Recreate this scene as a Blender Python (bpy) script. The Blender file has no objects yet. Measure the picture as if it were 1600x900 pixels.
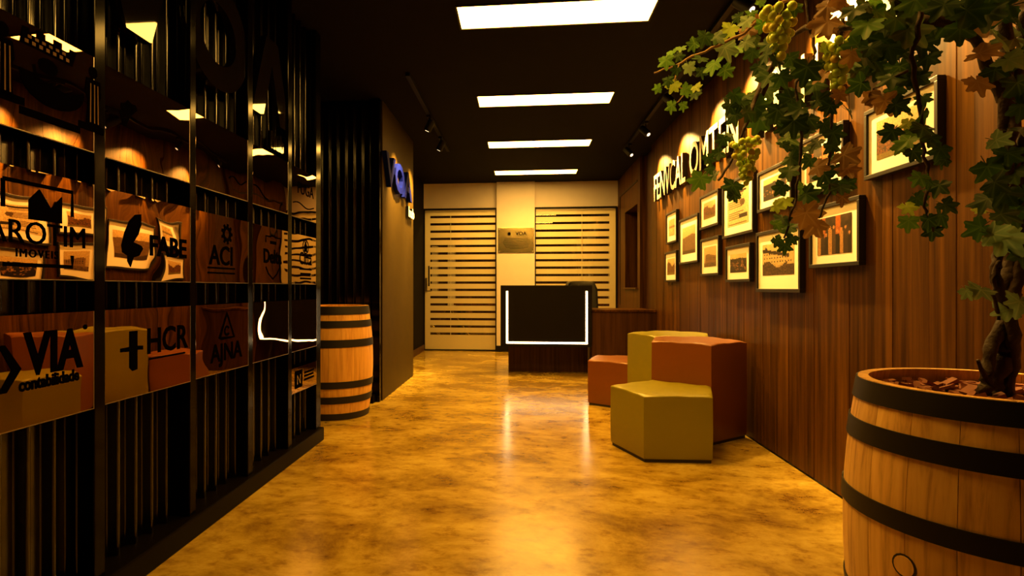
import bpy, bmesh, math, random
import numpy as np
from mathutils import Vector, Matrix
random.seed(7)
PI = math.pi
scene = bpy.context.scene
C = scene.collection

# ------------------------------------------------------------------ camera, world, exposure
H = 1.05
cam_d = bpy.data.cameras.new('camera'); cam = bpy.data.objects.new('camera', cam_d); C.objects.link(cam)
cam.location = (0, 0, H)
YAW = math.atan(0.1)
cam.rotation_euler = (PI / 2, 0, YAW)
cam_d.sensor_width = 36.0
cam_d.lens = 900 / 1600 * 36.0
cam_d.shift_x = 75 / 1600
cam_d.clip_start = 0.05
scene.camera = cam
w = bpy.data.worlds.new('world'); scene.world = w; w.use_nodes = True
w.node_tree.nodes['Background'].inputs['Color'].default_value = (1, .6, .2, 1)
w.node_tree.nodes['Background'].inputs['Strength'].default_value = 0.01
scene.view_settings.view_transform = 'Standard'
scene.view_settings.look = 'None'
scene.view_settings.gamma = 1.0
scene.view_settings.use_curve_mapping = False
scene.view_settings.exposure = 0.08

PANEL_COL = (1.0, 0.46, 0.050)
PANEL_STR = 26.0
DIFF_COL = (1.0, 0.50, 0.075)
PANEL_W = 30.0
PANEL_SPREAD = 125.0
SPOT_COL = (1.0, 0.55, 0.12)
SPOT_W = 760.0
LED_COL = (1.0, 0.66, 0.30)
LED_STR = 14.0

# ------------------------------------------------------------------ material helpers
def nt(name):
    m = bpy.data.materials.new(name); m.use_nodes = True
    return m, m.node_tree.nodes, m.node_tree.links, m.node_tree.nodes['Principled BSDF']

def mat(name, col, rough=.5, metal=0.0, spec=.5, var=0.0, coat=0.0, bump=0.0, bscale=60.0):
    m, N, L, b = nt(name)
    b.inputs['Base Color'].default_value = (*col, 1)
    b.inputs['Roughness'].default_value = rough
    b.inputs['Metallic'].default_value = metal
    b.inputs['Specular IOR Level'].default_value = spec
    b.inputs['Coat Weight'].default_value = coat
    tc = N.new('ShaderNodeTexCoord')
    if var:
        n = N.new('ShaderNodeTexNoise'); n.inputs['Scale'].default_value = 7; n.inputs['Detail'].default_value = 5
        L.new(tc.outputs['Object'], n.inputs['Vector'])
        mx = N.new('ShaderNodeMix'); mx.data_type = 'RGBA'; mx.blend_type = 'MIX'
        mx.inputs['A'].default_value = (*[c * (1 - var) for c in col], 1)
        mx.inputs['B'].default_value = (*[min(1, c * (1 + var)) for c in col], 1)
        L.new(n.outputs['Fac'], mx.inputs['Factor']); L.new(mx.outputs['Result'], b.inputs['Base Color'])
    if bump:
        n2 = N.new('ShaderNodeTexNoise'); n2.inputs['Scale'].default_value = bscale; n2.inputs['Detail'].default_value = 3
        L.new(tc.outputs['Object'], n2.inputs['Vector'])
        bp = N.new('ShaderNodeBump'); bp.inputs['Strength'].default_value = bump; bp.inputs['Distance'].default_value = .01
        L.new(n2.outputs['Fac'], bp.inputs['Height']); L.new(bp.outputs['Normal'], b.inputs['Normal'])
    return m

def emit(name, col, s):
    m, N, L, b = nt(name)
    b.inputs['Base Color'].default_value = (.8, .8, .8, 1)
    b.inputs['Emission Color'].default_value = (*col, 1)
    b.inputs['Emission Strength'].default_value = s
    return m

def ramp(N, stops):
    r = N.new('ShaderNodeValToRGB')
    while len(r.color_ramp.elements) < len(stops): r.color_ramp.elements.new(.5)
    for e, (p, c) in zip(r.color_ramp.elements, stops):
        e.position = p; e.color = (*c, 1)
    return r

def wood(name, dark, mid, light, sc=(1, 1, 1), rough=.42, rnd=.35, spec=.4):
    """grain along local Z, each object shifted and toned by its random"""
    m, N, L, b = nt(name)
    tc = N.new('ShaderNodeTexCoord'); oi = N.new('ShaderNodeObjectInfo')
    mp = N.new('ShaderNodeMapping'); mp.inputs['Scale'].default_value = sc
    add = N.new('ShaderNodeVectorMath'); add.operation = 'ADD'
    mul = N.new('ShaderNodeVectorMath'); mul.operation = 'SCALE'; mul.inputs['Scale'].default_value = 37.0
    cmb = N.new('ShaderNodeCombineXYZ')
    L.new(oi.outputs['Random'], cmb.inputs['X']); L.new(oi.outputs['Random'], cmb.inputs['Y']); L.new(oi.outputs['Random'], cmb.inputs['Z'])
    L.new(cmb.outputs[0], mul.inputs[0]); L.new(tc.outputs['Object'], add.inputs[0]); L.new(mul.outputs[0], add.inputs[1])
    L.new(add.outputs[0], mp.inputs['Vector'])
    n = N.new('ShaderNodeTexNoise'); n.inputs['Scale'].default_value = 1.0; n.inputs['Detail'].default_value = 8; n.inputs['Roughness'].default_value = .62
    n.inputs['Distortion'].default_value = .35
    L.new(mp.outputs[0], n.inputs['Vector'])
    r = ramp(N, [(.3, dark), (.5, mid), (.72, light)])
    L.new(n.outputs['Fac'], r.inputs['Fac'])
    hs = N.new('ShaderNodeHueSaturation')
    ma = N.new('ShaderNodeMath'); ma.operation = 'MULTIPLY_ADD'; ma.inputs[1].default_value = rnd; ma.inputs[2].default_value = 1 - rnd / 2
    L.new(oi.outputs['Random'], ma.inputs[0]); L.new(ma.outputs[0], hs.inputs['Value'])
    L.new(r.outputs[0], hs.inputs['Color']); L.new(hs.outputs[0], b.inputs['Base Color'])
    b.inputs['Roughness'].default_value = rough; b.inputs['Specular IOR Level'].default_value = spec
    bp = N.new('ShaderNodeBump'); bp.inputs['Strength'].default_value = .15; bp.inputs['Distance'].default_value = .004
    L.new(n.outputs['Fac'], bp.inputs['Height']); L.new(bp.outputs['Normal'], b.inputs['Normal'])
    return m

M = {}
M['black'] = mat('black_paint', (.003, .002, .0015), .45, spec=.25)
M['blackmat'] = mat('black_ceiling_paint', (.0045, .003, .002), .85, spec=.08, var=.3)
M['corr'] = mat('black_corrugated_steel', (.0015, .0010, .0006), .15, spec=.8)
M['post'] = mat('black_steel_post', (.0015, .0010, .0006), .12, spec=.10)
M['gloss'] = mat('black_gloss_acrylic', (.004, .003, .003), .03, spec=.5, coat=.4)
M['charcoal'] = mat('charcoal_metal', (.003, .002, .0012), .38, spec=.04)
M['edge'] = mat('steel_edge', (.30, .27, .22), .3, metal=.9)
M['wall'] = mat('cream_plaster', (.80, .74, .76), .7, spec=.3, var=.05)
M['plaster'] = mat('brown_grey_plaster', (.040, .025, .004), .5, spec=.08, var=.22, bump=.04, bscale=25)
M['deskfront'] = mat('black_desk_laminate', (.005, .0035, .002), .6, spec=.12, var=.3)
M['wood'] = wood('walnut_laminate', (.015, .0050, .0003), (.058, .0220, .0010), (.116, .047, .0032), (26, 26, .9), .42, .40, .07)
M['wooddark'] = wood('walnut_desk', (.022, .008, .003), (.055, .022, .008), (.085, .036, .013), (30, 30, 1.2), .45, .25, .15)
M['oak'] = wood('oak_stave', (.38, .19, .05), (.74, .45, .13), (.85, .57, .19), (38, 38, 2.2), .5, .35)
M['oakred'] = wood('fresh_oak_stave', (.47, .23, .045), (.68, .37, .08), (.76, .45, .11), (38, 38, 2.0), .45, .2)
M['hoop'] = mat('black_iron_hoop', (.010, .009, .010), .5, spec=.3, var=.3)
M['orange'] = mat('orange_leatherette', (.19, .055, .004), .40, spec=.6, var=.07, bump=.08, bscale=9)
M['olive'] = mat('olive_leatherette', (.23, .21, .003), .36, spec=.8, var=.06, bump=.08, bscale=9)
M['dark_base'] = mat('dark_base_board', (.02, .012, .006), .6)
M['frame'] = mat('black_frame', (.010, .007, .005), .45, spec=.3)
M['fixture'] = mat('black_fixture', (.003, .0025, .002), .6, spec=.15)
M['mat'] = mat('cream_mount_board', (.80, .76, .68), .75, spec=.2)
M['cream'] = mat('cream_letter_return', (.34, .27, .15), .6)
M['letterface'] = mat('black_letter_face', (.012, .009, .006), .4)
M['blue'] = mat('blue_letter', (.001, .004, .12), .6, spec=.05)
M['white'] = mat('white_letter', (.85, .82, .75), .5)
M['brass'] = mat('brass_plate', (.55, .46, .22), .20, metal=1.0)
M['bronze'] = mat('dull_bronze', (.16, .09, .03), .6, spec=.2)
M['ink'] = mat('black_print', (.0015, .001, .001), .9, spec=0)
M['mulch'] = mat('bark_mulch', (.26, .085, .03), .8, var=.5)
M['soil'] = mat('dark_soil', (.03, .014, .007), .9)
M['bark'] = mat('vine_bark', (.030, .013, .006), .75, var=.5, bump=.8, bscale=40)
M['twig'] = mat('green_brown_twig', (.20, .11, .035), .6, var=.3)
M['steel'] = mat('brushed_steel', (.55, .5, .42), .3, metal=1)
M['chair'] = mat('black_chair_fabric', (.010, .009, .009), .7)
M['led'] = emit('led_strip', LED_COL, LED_STR)
M['panel'] = emit('light_diffuser', DIFF_COL, PANEL_STR)
M['panel_dim'] = emit('light_diffuser_dimmed', DIFF_COL, PANEL_STR * .6)
M['lens'] = emit('spot_lens', (1, .75, .45), 2.5)
M['leaf_stalk'] = M['twig']

# mirror-like bronze acrylic plate, gently wavy
def plate_mat():
    m, N, L, b = nt('bronze_mirror_acrylic')
    b.inputs['Base Color'].default_value = (.44, .30, .17, 1); b.inputs['Metallic'].default_value = 1; b.inputs['Roughness'].default_value = .006
    tc = N.new('ShaderNodeTexCoord'); oi = N.new('ShaderNodeObjectInfo')
    add = N.new('ShaderNodeVectorMath'); add.operation = 'ADD'
    mul = N.new('ShaderNodeMath'); mul.operation = 'MULTIPLY'; mul.inputs[1].default_value = 50
    L.new(oi.outputs['Random'], mul.inputs[0])
    L.new(tc.outputs['Object'], add.inputs[0]); L.new(mul.outputs[0], add.inputs[1])
    n = N.new('ShaderNodeTexNoise'); n.inputs['Scale'].default_value = 5.5; n.inputs['Detail'].default_value = .5; n.inputs['Roughness'].default_value = .3
    L.new(add.outputs[0], n.inputs['Vector'])
    bp = N.new('ShaderNodeBump'); bp.inputs['Strength'].default_value = 1.0; bp.inputs['Distance'].default_value = .0016
    L.new(n.outputs['Fac'], bp.inputs['Height']); L.new(bp.outputs['Normal'], b.inputs['Normal'])
    return m
M['plate'] = plate_mat()

def floor_mat():
    m, N, L, b = nt('polished_concrete')
    tc = N.new('ShaderNodeTexCoord')
    mp = N.new('ShaderNodeMapping'); mp.inputs['Scale'].default_value = (.8, 1.15, 1); mp.inputs['Rotation'].default_value = (0, 0, .35)
    L.new(tc.outputs['Object'], mp.inputs['Vector'])
    n1 = N.new('ShaderNodeTexNoise'); n1.inputs['Scale'].default_value = 2.4; n1.inputs['Detail'].default_value = 12; n1.inputs['Roughness'].default_value = .72; n1.inputs['Distortion'].default_value = .35
    L.new(mp.outputs[0], n1.inputs['Vector'])
    r1 = ramp(N, [(.34, (.16, .083, .006)), (.45, (.30, .195, .020)), (.54, (.42, .295, .042)), (.68, (.56, .43, .085))])
    L.new(n1.outputs['Fac'], r1.inputs['Fac'])
    n2 = N.new('ShaderNodeTexNoise'); n2.inputs['Scale'].default_value = 12; n2.inputs['Detail'].default_value = 10; n2.inputs['Roughness'].default_value = .7
    L.new(mp.outputs[0], n2.inputs['Vector'])
    r2 = ramp(N, [(.38, (.58, .47, .33)), (.46, (.90, .86, .80)), (.55, (1.0, 1.0, 1.0))])
    L.new(n2.outputs['Fac'], r2.inputs['Fac'])
    mx = N.new('ShaderNodeMix'); mx.data_type = 'RGBA'; mx.blend_type = 'MULTIPLY'; mx.inputs['Factor'].default_value = .8
    L.new(r1.outputs[0], mx.inputs['A']); L.new(r2.outputs[0], mx.inputs['B'])
    L.new(mx.outputs['Result'], b.inputs['Base Color'])
    rr = N.new('ShaderNodeMapRange'); rr.inputs['To Min'].default_value = .10; rr.inputs['To Max'].default_value = .30
    L.new(n2.outputs['Fac'], rr.inputs['Value']); L.new(rr.outputs[0], b.inputs['Roughness'])
    b.inputs['Specular IOR Level'].default_value = .85
    bp = N.new('ShaderNodeBump'); bp.inputs['Strength'].default_value = .12; bp.inputs['Distance'].default_value = .01
    n3 = N.new('ShaderNodeTexNoise'); n3.inputs['Scale'].default_value = 5; n3.inputs['Detail'].default_value = 4
    L.new(tc.outputs['Object'], n3.inputs['Vector']); L.new(n3.outputs['Fac'], bp.inputs['Height']); L.new(bp.outputs['Normal'], b.inputs['Normal'])
    return m
M['floor'] = floor_mat()

def glass_mat():
    m = bpy.data.materials.new('clear_glass'); m.use_nodes = True
    N, L = m.node_tree.nodes, m.node_tree.links
    N.clear()
    out = N.new('ShaderNodeOutputMaterial'); t = N.new('ShaderNodeBsdfTransparent'); g = N.new('ShaderNodeBsdfGlossy'); mx = N.new('ShaderNodeMixShader'); fr = N.new('ShaderNodeFresnel')
    t.inputs['Color'].default_value = (.9, .9, .84, 1); g.inputs['Roughness'].default_value = .01; ge = N.new('ShaderNodeNewGeometry'); mr = N.new('ShaderNodeMapRange'); mr.inputs['To Min'].default_value = 1.6; mr.inputs['To Max'].default_value = 1 / 1.6
    L.new(ge.outputs['Backfacing'], mr.inputs['Value']); L.new(mr.outputs[0], fr.inputs['IOR'])
    L.new(fr.outputs[0], mx.inputs[0]); L.new(t.outputs[0], mx.inputs[1]); L.new(g.outputs[0], mx.inputs[2]); L.new(mx.outputs[0], out.inputs[0])
    return m
M['glass'] = glass_mat()

def film_mat():
    m = bpy.data.materials.new('frosted_film'); m.use_nodes = True
    N, L = m.node_tree.nodes, m.node_tree.links
    N.clear()
    out = N.new('ShaderNodeOutputMaterial'); d = N.new('ShaderNodeBsdfDiffuse'); t = N.new('ShaderNodeBsdfTranslucent'); g = N.new('ShaderNodeBsdfGlossy')
    d.inputs['Color'].default_value = (.84, .76, .52, 1); t.inputs['Color'].default_value = (.88, .80, .58, 1); g.inputs['Roughness'].default_value = .45
    g.inputs['Color'].default_value = (.9, .9, .85, 1)
    a = N.new('ShaderNodeMixShader'); a.inputs[0].default_value = .48
    c = N.new('ShaderNodeMixShader'); c.inputs[0].default_value = .13
    L.new(d.outputs[0], a.inputs[1]); L.new(t.outputs[0], a.inputs[2]); L.new(a.outputs[0], c.inputs[1]); L.new(g.outputs[0], c.inputs[2])
    tr = N.new('ShaderNodeBsdfTransparent'); e = N.new('ShaderNodeMixShader'); e.inputs[0].default_value = .07
    L.new(c.outputs[0], e.inputs[1]); L.new(tr.outputs[0], e.inputs[2]); L.new(e.outputs[0], out.inputs[0])
    return m
M['film'] = film_mat()

def leaf_mat(name, c1, c2, vein):
    m, N, L, b = nt(name)
    tc = N.new('ShaderNodeTexCoord'); oi = N.new('ShaderNodeObjectInfo')
    n = N.new('ShaderNodeTexNoise'); n.inputs['Scale'].default_value = 2.2; n.inputs['Detail'].default_value = 3
    L.new(tc.outputs['Object'], n.inputs['Vector'])
    mx = N.new('ShaderNodeMix'); mx.data_type = 'RGBA'; mx.inputs['A'].default_value = (*c1, 1); mx.inputs['B'].default_value = (*c2, 1)
    L.new(n.outputs['Fac'], mx.inputs['Factor'])
    hs = N.new('ShaderNodeHueSaturation'); ma = N.new('ShaderNodeMath'); ma.operation = 'MULTIPLY_ADD'; ma.inputs[1].default_value = .7; ma.inputs[2].default_value = .65
    L.new(oi.outputs['Random'], ma.inputs[0]); L.new(ma.outputs[0], hs.inputs['Value']); L.new(mx.outputs['Result'], hs.inputs['Color'])
    # veins: five rays from the stalk
    at = N.new('ShaderNodeAttribute'); at.attribute_name = 'vein'; at.attribute_type = 'GEOMETRY'
    mv = N.new('ShaderNodeMix'); mv.data_type = 'RGBA'; mv.inputs['B'].default_value = (*vein, 1)
    rp = N.new('ShaderNodeMapRange'); rp.inputs['From Min'].default_value = .80; rp.inputs['From Max'].default_value = 1.0; rp.inputs['To Max'].default_value = .8
    L.new(at.outputs['Fac'], rp.inputs['Value']); L.new(rp.outputs[0], mv.inputs['Factor']); L.new(hs.outputs[0], mv.inputs['A'])
    L.new(mv.outputs['Result'], b.inputs['Base Color'])
    b.inputs['Roughness'].default_value = .5; b.inputs['Specular IOR Level'].default_value = .35
    t = N.new('ShaderNodeBsdfTranslucent'); ms = N.new('ShaderNodeMixShader'); ms.inputs[0].default_value = .45
    L.new(mv.outputs['Result'], t.inputs['Color']); L.new(b.outputs[0], ms.inputs[1]); L.new(t.outputs[0], ms.inputs[2])
    L.new(ms.outputs[0], N['Material Output'].inputs['Surface'])
    return m
LEAF = [leaf_mat('vine_leaf_green', (.065, .19, .018), (.12, .27, .03), (.2, .36, .06)),
        leaf_mat('vine_leaf_dark', (.020, .062, .010), (.036, .092, .014), (.08, .15, .03)),
        leaf_mat('vine_leaf_yellow', (.34, .55, .05), (.50, .66, .09), (.5, .6, .15)),
        leaf_mat('vine_leaf_brown', (.22, .12, .035), (.34, .19, .06), (.4, .25, .1)),
        leaf_mat('vine_leaf_grey', (.15, .26, .11), (.22, .34, .16), (.3, .4, .2))]

def grape_mat():
    m, N, L, b = nt('green_grape')
    oi = N.new('ShaderNodeObjectInfo')
    r = ramp(N, [(0, (.45, .75, .07)), (.7, (.70, .88, .12)), (1, (.75, .55, .07))])
    L.new(oi.outputs['Random'], r.inputs['Fac']); L.new(r.outputs[0], b.inputs['Base Color'])
    b.inputs['Roughness'].default_value = .22
    b.inputs['Subsurface Weight'].default_value = 0.0; b.inputs['Subsurface Radius'].default_value = (.01, .008, .003); b.inputs['Subsurface Scale'].default_value = .5
    return m
M['grape'] = grape_mat()

def print_mat():
    m, N, L, b = nt('photo_print')
    a = N.new('ShaderNodeAttribute'); a.attribute_name = 'tone'
    L.new(a.outputs['Color'], b.inputs['Base Color']); b.inputs['Roughness'].default_value = .35
    return m
M['print'] = print_mat()

# ------------------------------------------------------------------ geometry helpers
def origin_of(o):
    v = Vector((0, 0, 0))
    while o is not None:
        v += o.location; o = o.parent
    return v

class MB:
    def __init__(self): self.v = []; self.f = []
    def add(self, vs, fs):
        k = len(self.v); self.v += [tuple(p) for p in vs]; self.f += [tuple(i + k for i in q) for q in fs]; return self
    def box(self, x0, x1, y0, y1, z0, z1):
        return self.add([(x0, y0, z0), (x1, y0, z0), (x1, y1, z0), (x0, y1, z0), (x0, y0, z1), (x1, y0, z1), (x1, y1, z1), (x0, y1, z1)],
                        [(3, 2, 1, 0), (4, 5, 6, 7), (0, 1, 5, 4), (1, 2, 6, 5), (2, 3, 7, 6), (3, 0, 4, 7)])
    def prism(self, poly, f0, f1):
        """poly: 2D ring; f0,f1 map (a,b) to 3D points of the two caps"""
        n = len(poly)
        vs = [f0(*p) for p in poly] + [f1(*p) for p in poly]
        fs = [tuple(range(n))[::-1], tuple(range(n, 2 * n))] + [(i, (i + 1) % n, n + (i + 1) % n, n + i) for i in range(n)]
        return self.add(vs, fs)
    def tube(self, pts, rad, n=8, cap=True):
        pts = [Vector(p) for p in pts]
        if not isinstance(rad, (list, tuple)): rad = [rad] * len(pts)
        up = Vector((0.13, 0.21, 0.97)); vs = []; fs = []
        for i, p in enumerate(pts):
            t = (pts[min(i + 1, len(pts) - 1)] - pts[max(i - 1, 0)]).normalized()
            a = t.cross(up)
            if a.length < .05: a = t.cross(Vector((1, 0, 0)))
            a.normalize(); b = t.cross(a)
            for k in range(n):
                q = 2 * PI * k / n
                vs.append(p + (a * math.cos(q) + b * math.sin(q)) * rad[i])
        for i in range(len(pts) - 1):
            for k in range(n):
                fs.append((i * n + k, i * n + (k + 1) % n, (i + 1) * n + (k + 1) % n, (i + 1) * n + k))
        if cap: fs += [tuple(range(n)), tuple(range(len(vs) - n, len(vs)))[::-1]]
        return self.add(vs, fs)
    def lathe(self, prof, n=32, c=(0, 0, 0), a0=0, a1=2 * PI, close=False):
        """prof: (r,z) ring of a closed outline if close"""
        full = abs(a1 - a0 - 2 * PI) < 1e-6
        m = n if full else n + 1
        vs = []; fs = []
        P = len(prof)
        for k in range(m):
            q = a0 + (a1 - a0) * k / n
            for r, z in prof: vs.append((c[0] + r * math.cos(q), c[1] + r * math.sin(q), c[2] + z))
        for k in range(n):
            k2 = (k + 1) % m
            for i in range(P if close else P - 1):
                j = (i + 1) % P
                fs.append((k * P + i, k2 * P + i, k2 * P + j, k * P + j))
        if not full and close:
            fs += [tuple(range(P)), tuple(range((m - 1) * P, m * P))[::-1]]
        return self.add(vs, fs)
    def sphere(self, c, r, nu=10, nv=7, sz=1.0):
        prof = [(max(1e-4, r * math.sin(PI * i / nv)), -sz * r * math.cos(PI * i / nv)) for i in range(nv + 1)]
        return self.lathe(prof, nu, c)
    def mesh(self, name, off=Vector((0, 0, 0)), fix=True):
        me = bpy.data.meshes.new(name)
        me.from_pydata([(x - off.x, y - off.y, z - off.z) for x, y, z in self.v], [], self.f)
        if fix:
            bm = bmesh.new(); bm.from_mesh(me); bmesh.ops.recalc_face_normals(bm, faces=bm.faces); bm.to_mesh(me); bm.free()
        return me
    def build(self, name, m, parent=None, smooth=None, bevel=0, seg=2, base=None):
        off = origin_of(parent) if parent is not None else Vector(base or (0, 0, 0))
        me = self.mesh(name, off); me.materials.append(m)
        if smooth is not None:
            me.shade_smooth(); me.set_sharp_from_angle(angle=math.radians(smooth))
        o = bpy.data.objects.new(name, me); C.objects.link(o)
        if parent is not None: o.parent = parent
        elif base: o.location = base
        if bevel:
            b = o.modifiers.new('bevel', 'BEVEL'); b.width = bevel; b.segments = seg; b.limit_method = 'ANGLE'; b.angle_limit = math.radians(40)
        return o

def tag(o, label=None, cat=None, group=None, kind=None):
    if label: o['label'] = label
    if cat: o['category'] = cat
    if group: o['group'] = group
    if kind: o['kind'] = kind
    return o
def empty(name, loc, label=None, cat=None, group=None, kind=None):
    o = bpy.data.objects.new(name, None); C.objects.link(o); o.location = loc; o.empty_display_size = .05
    return tag(o, label, cat, group, kind)
def struct(o, label, cat=None):
    return tag(o, label, cat or None, None, 'structure')
def place(name, me, parent, loc=(0, 0, 0), rot=None, scale=None):
    o = bpy.data.objects.new(name, me); C.objects.link(o); o.parent = parent; o.location = loc
    if rot is not None: o.rotation_euler = rot
    if scale is not None: o.scale = (scale,) * 3 if not hasattr(scale, '__len__') else scale
    return o

# text as flat letters: list of (verts2d+z, faces) grouped per character
def glyphs(s, size, depth, bold=0.0, sx=1.0, align='CENTER', space=1.0):
    cu = bpy.data.curves.new('t', 'FONT'); cu.body = s; cu.size = size; cu.extrude = depth / 2; cu.offset = bold
    cu.align_x = align; cu.resolution_u = 3; cu.space_character = space
    o = bpy.data.objects.new('t', cu); C.objects.link(o)
    dg = bpy.context.evaluated_depsgraph_get()
    me = bpy.data.meshes.new_from_object(o.evaluated_get(dg))
    V = [(v.co.x * sx, v.co.y, v.co.z + depth / 2) for v in me.vertices]
    bm = bmesh.new(); bm.from_mesh(me); bmesh.ops.remove_doubles(bm, verts=bm.verts, dist=1e-6)
    bm.verts.ensure_lookup_table(); bm.verts.index_update()
    V = [(v.co.x * sx, v.co.y, v.co.z + depth / 2) for v in bm.verts]
    F = [tuple(v.index for v in f.verts) for f in bm.faces]
    bm.free()
    par = list(range(len(V)))
    def fd(a):
        while par[a] != a: par[a] = par[par[a]]; a = par[a]
        return a
    for f in F:
        for q in f[1:]: par[fd(q)] = fd(f[0])
    isl = {}
    for f in F: isl.setdefault(fd(f[0]), []).append(f)
    groups = []
    for k, fs in isl.items():
        ids = sorted({i for f in fs for i in f}); xs = [V[i][0] for i in ids]
        groups.append([min(xs), max(xs), fs])
    groups.sort(key=lambda g: g[0])
    out = []
    for g in groups:
        if out and g[0] < out[-1][1] - .4 * min(g[1] - g[0], out[-1][1] - out[-1][0]):
            out[-1][1] = max(out[-1][1], g[1]); out[-1][2] = out[-1][2] + g[2]
        else: out.append(g)
    res = []
    for a, b, fs in out:
        ids = sorted({i for f in fs for i in f}); ix = {i: k for k, i in enumerate(ids)}
        res.append(([V[i] for i in ids], [tuple(ix[i] for i in f) for f in fs]))
    bpy.data.objects.remove(o); bpy.data.meshes.remove(me); bpy.data.curves.remove(cu)
    return res

def write(parent, s, size, M3, m, depth=.003, bold=0.0, sx=1.0, align='CENTER', each=True, space=1.0, name='letter', m2=None):
    """M3 maps (x, y, z) text space to world"""
    gl = glyphs(s, size, depth, bold, sx, align, space); objs = []
    if not each:
        mb = MB()
        for vs, fs in gl: mb.add([M3(*p) for p in vs], fs)
        return [mb.build(name, m, parent)]
    for vs, fs in gl:
        mb = MB(); mb.add([M3(*p) for p in vs], fs)
        o = mb.build(name, m, parent)
        if m2 is not None:       # sides get a second material
            o.data.materials.append(m2)
            for p in o.data.polygons:
                zs = [vs[i][2] for i in p.vertices]
                if max(zs) - min(zs) > depth * .5: p.material_index = 1
        objs.append(o)
    return objs

# ------------------------------------------------------------------ THE SETTING
XL, XR, YB, ZC = -1.42, 1.60, 9.60, 2.80
struct(MB().box(-3.2, 3.4, -2.6, 13.2, -.1, 0).build('floor', M['floor']), 'polished mottled concrete floor')
struct(MB().box(-3.2, 3.4, -2.6, 13.2, ZC, ZC + .1).build('ceiling', M['blackmat']), 'black painted ceiling')
struct(MB().box(-3.2, 3.4, -2.7, -2.6, 0, ZC).build('wall_rear', M['blackmat']), 'dark wall behind the viewpoint')

# left wall: a black shipping-container side
def corrugated(name, axis, a0, a1, base, depth, pitch, z0, z1, m, parent=None):
    prof = []; y = a0
    key = [(0, 0), (.60, 0), (.68, 1), (.84, 1), (.92, 0), (1.0, 0)]
    cyc = []
    def q2(a, b, c, t):      # rounded corner
        return tuple((1 - t) ** 2 * a[i] + 2 * t * (1 - t) * b[i] + t * t * c[i] for i in (0, 1))
    for i in range(1, 5):
        A_, B_, C_ = key[i - 1], key[i], key[i + 1]
        f1 = .06 / max(1e-6, math.hypot(B_[0] - A_[0], (B_[1] - A_[1]) * abs(depth) / pitch)); f2 = .06 / math.hypot(C_[0] - B_[0], (C_[1] - B_[1]) * abs(depth) / pitch)
        a_ = tuple(B_[k] + (A_[k] - B_[k]) * f1 for k in (0, 1)); c_ = tuple(B_[k] + (C_[k] - B_[k]) * f2 for k in (0, 1))
        cyc += [q2(a_, B_, c_, t / 4) for t in range(5)]
    while y < a1 - 1e-6:
        for d, hgt in cyc:
            if y + d * pitch <= a1: prof.append((y + d * pitch, hgt))
        y += pitch
    prof.append((a1, 0))
    mb = MB(); vs = []; fs = []
    for a, hgt in prof:
        for z in (z0, z1):
            vs.append((base + depth * hgt, a, z) if axis == 'Y' else (a, base + depth * hgt, z))
    n = len(prof)
    # back face
    for a in (a0, a1):
        for z in (z0, z1):
            bk = base - .06 if depth > 0 else base + .06
            vs.append((bk, a, z) if axis == 'Y' else (a, bk, z))
    for i in range(n - 1): fs.append((2 * i, 2 * i + 2, 2 * i + 3, 2 * i + 1))
    B = 2 * n
    fs += [(B, B + 1, B + 3, B + 2), (0, 1, B + 1, B), (2 * n - 2, 2 * n - 1, B + 3, B + 2)]
    mb.add(vs, fs)
    return mb.build(name, m, parent, smooth=50)
wl = struct(corrugated('wall_left', 'Y', -2.6, 3.84, -1.475, .035, .095, .09, ZC, M['corr']), 'black corrugated steel wall carrying rows of sign plates')
POSTS = [(1.237, 1.287), (1.747, 1.799), (2.291, 2.338), (2.806, 2.862), (3.313, 3.371), (3.785, 3.872)]
for i, (a, b) in enumerate(POSTS):
    MB().box(-1.50 if i < 5 else -1.56, -1.385, a, b, .09, ZC).build('post', M['post'], wl, bevel=.004)
kb = struct(MB().box(-1.56, -1.36, -2.6, 3.872, 0, .09).build('baseboard_left', M['charcoal'], bevel=.006), 'black steel kerb at the foot of the corrugated wall')
struct(MB().box(-2.9, -1.56, 3.78, 3.872, 0, ZC).build('wall_left_end', M['black']), 'black end of the corrugated wall')
struct(MB().box(-2.9, -2.8, 3.872, 5.25, 0, ZC).build('wall_niche_side', M['black']), 'black side of the barrel niche')
wn = struct(corrugated('wall_niche', 'X', -2.8, -1.375, 5.25, -.03, .079, 0, ZC, M['corr']), 'black corrugated wall behind the far barrel')
MB().box(-1.378, -1.30, 5.20, 5.27, 0, ZC).build('post', M['post'], wn, bevel=.003)
MB().box(-1.42, -1.34, 5.12, 5.20, 0, .07).build('foot_block', M['charcoal'], wn, bevel=.004)
wv = struct(MB().box(-1.42, -1.29, 5.27, 6.80, 0, ZC).build('wall_sign', M['plaster'], bevel=.003), 'grey brown panel wall carrying blue letters')
MB().box(-1.44, -1.33, 6.80, 6.94, 0, ZC).build('post', M['post'], wv, bevel=.004)
wf = struct(MB().box(-1.80, -1.64, 6.94, YB, 0, ZC).build('wall_left_far', M['blackmat']), 'dark wall beside the glass door')
MB().box(-1.64, -1.62, 6.94, YB - .06, 0, .10).build('skirting', M['wooddark'], wf)

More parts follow.
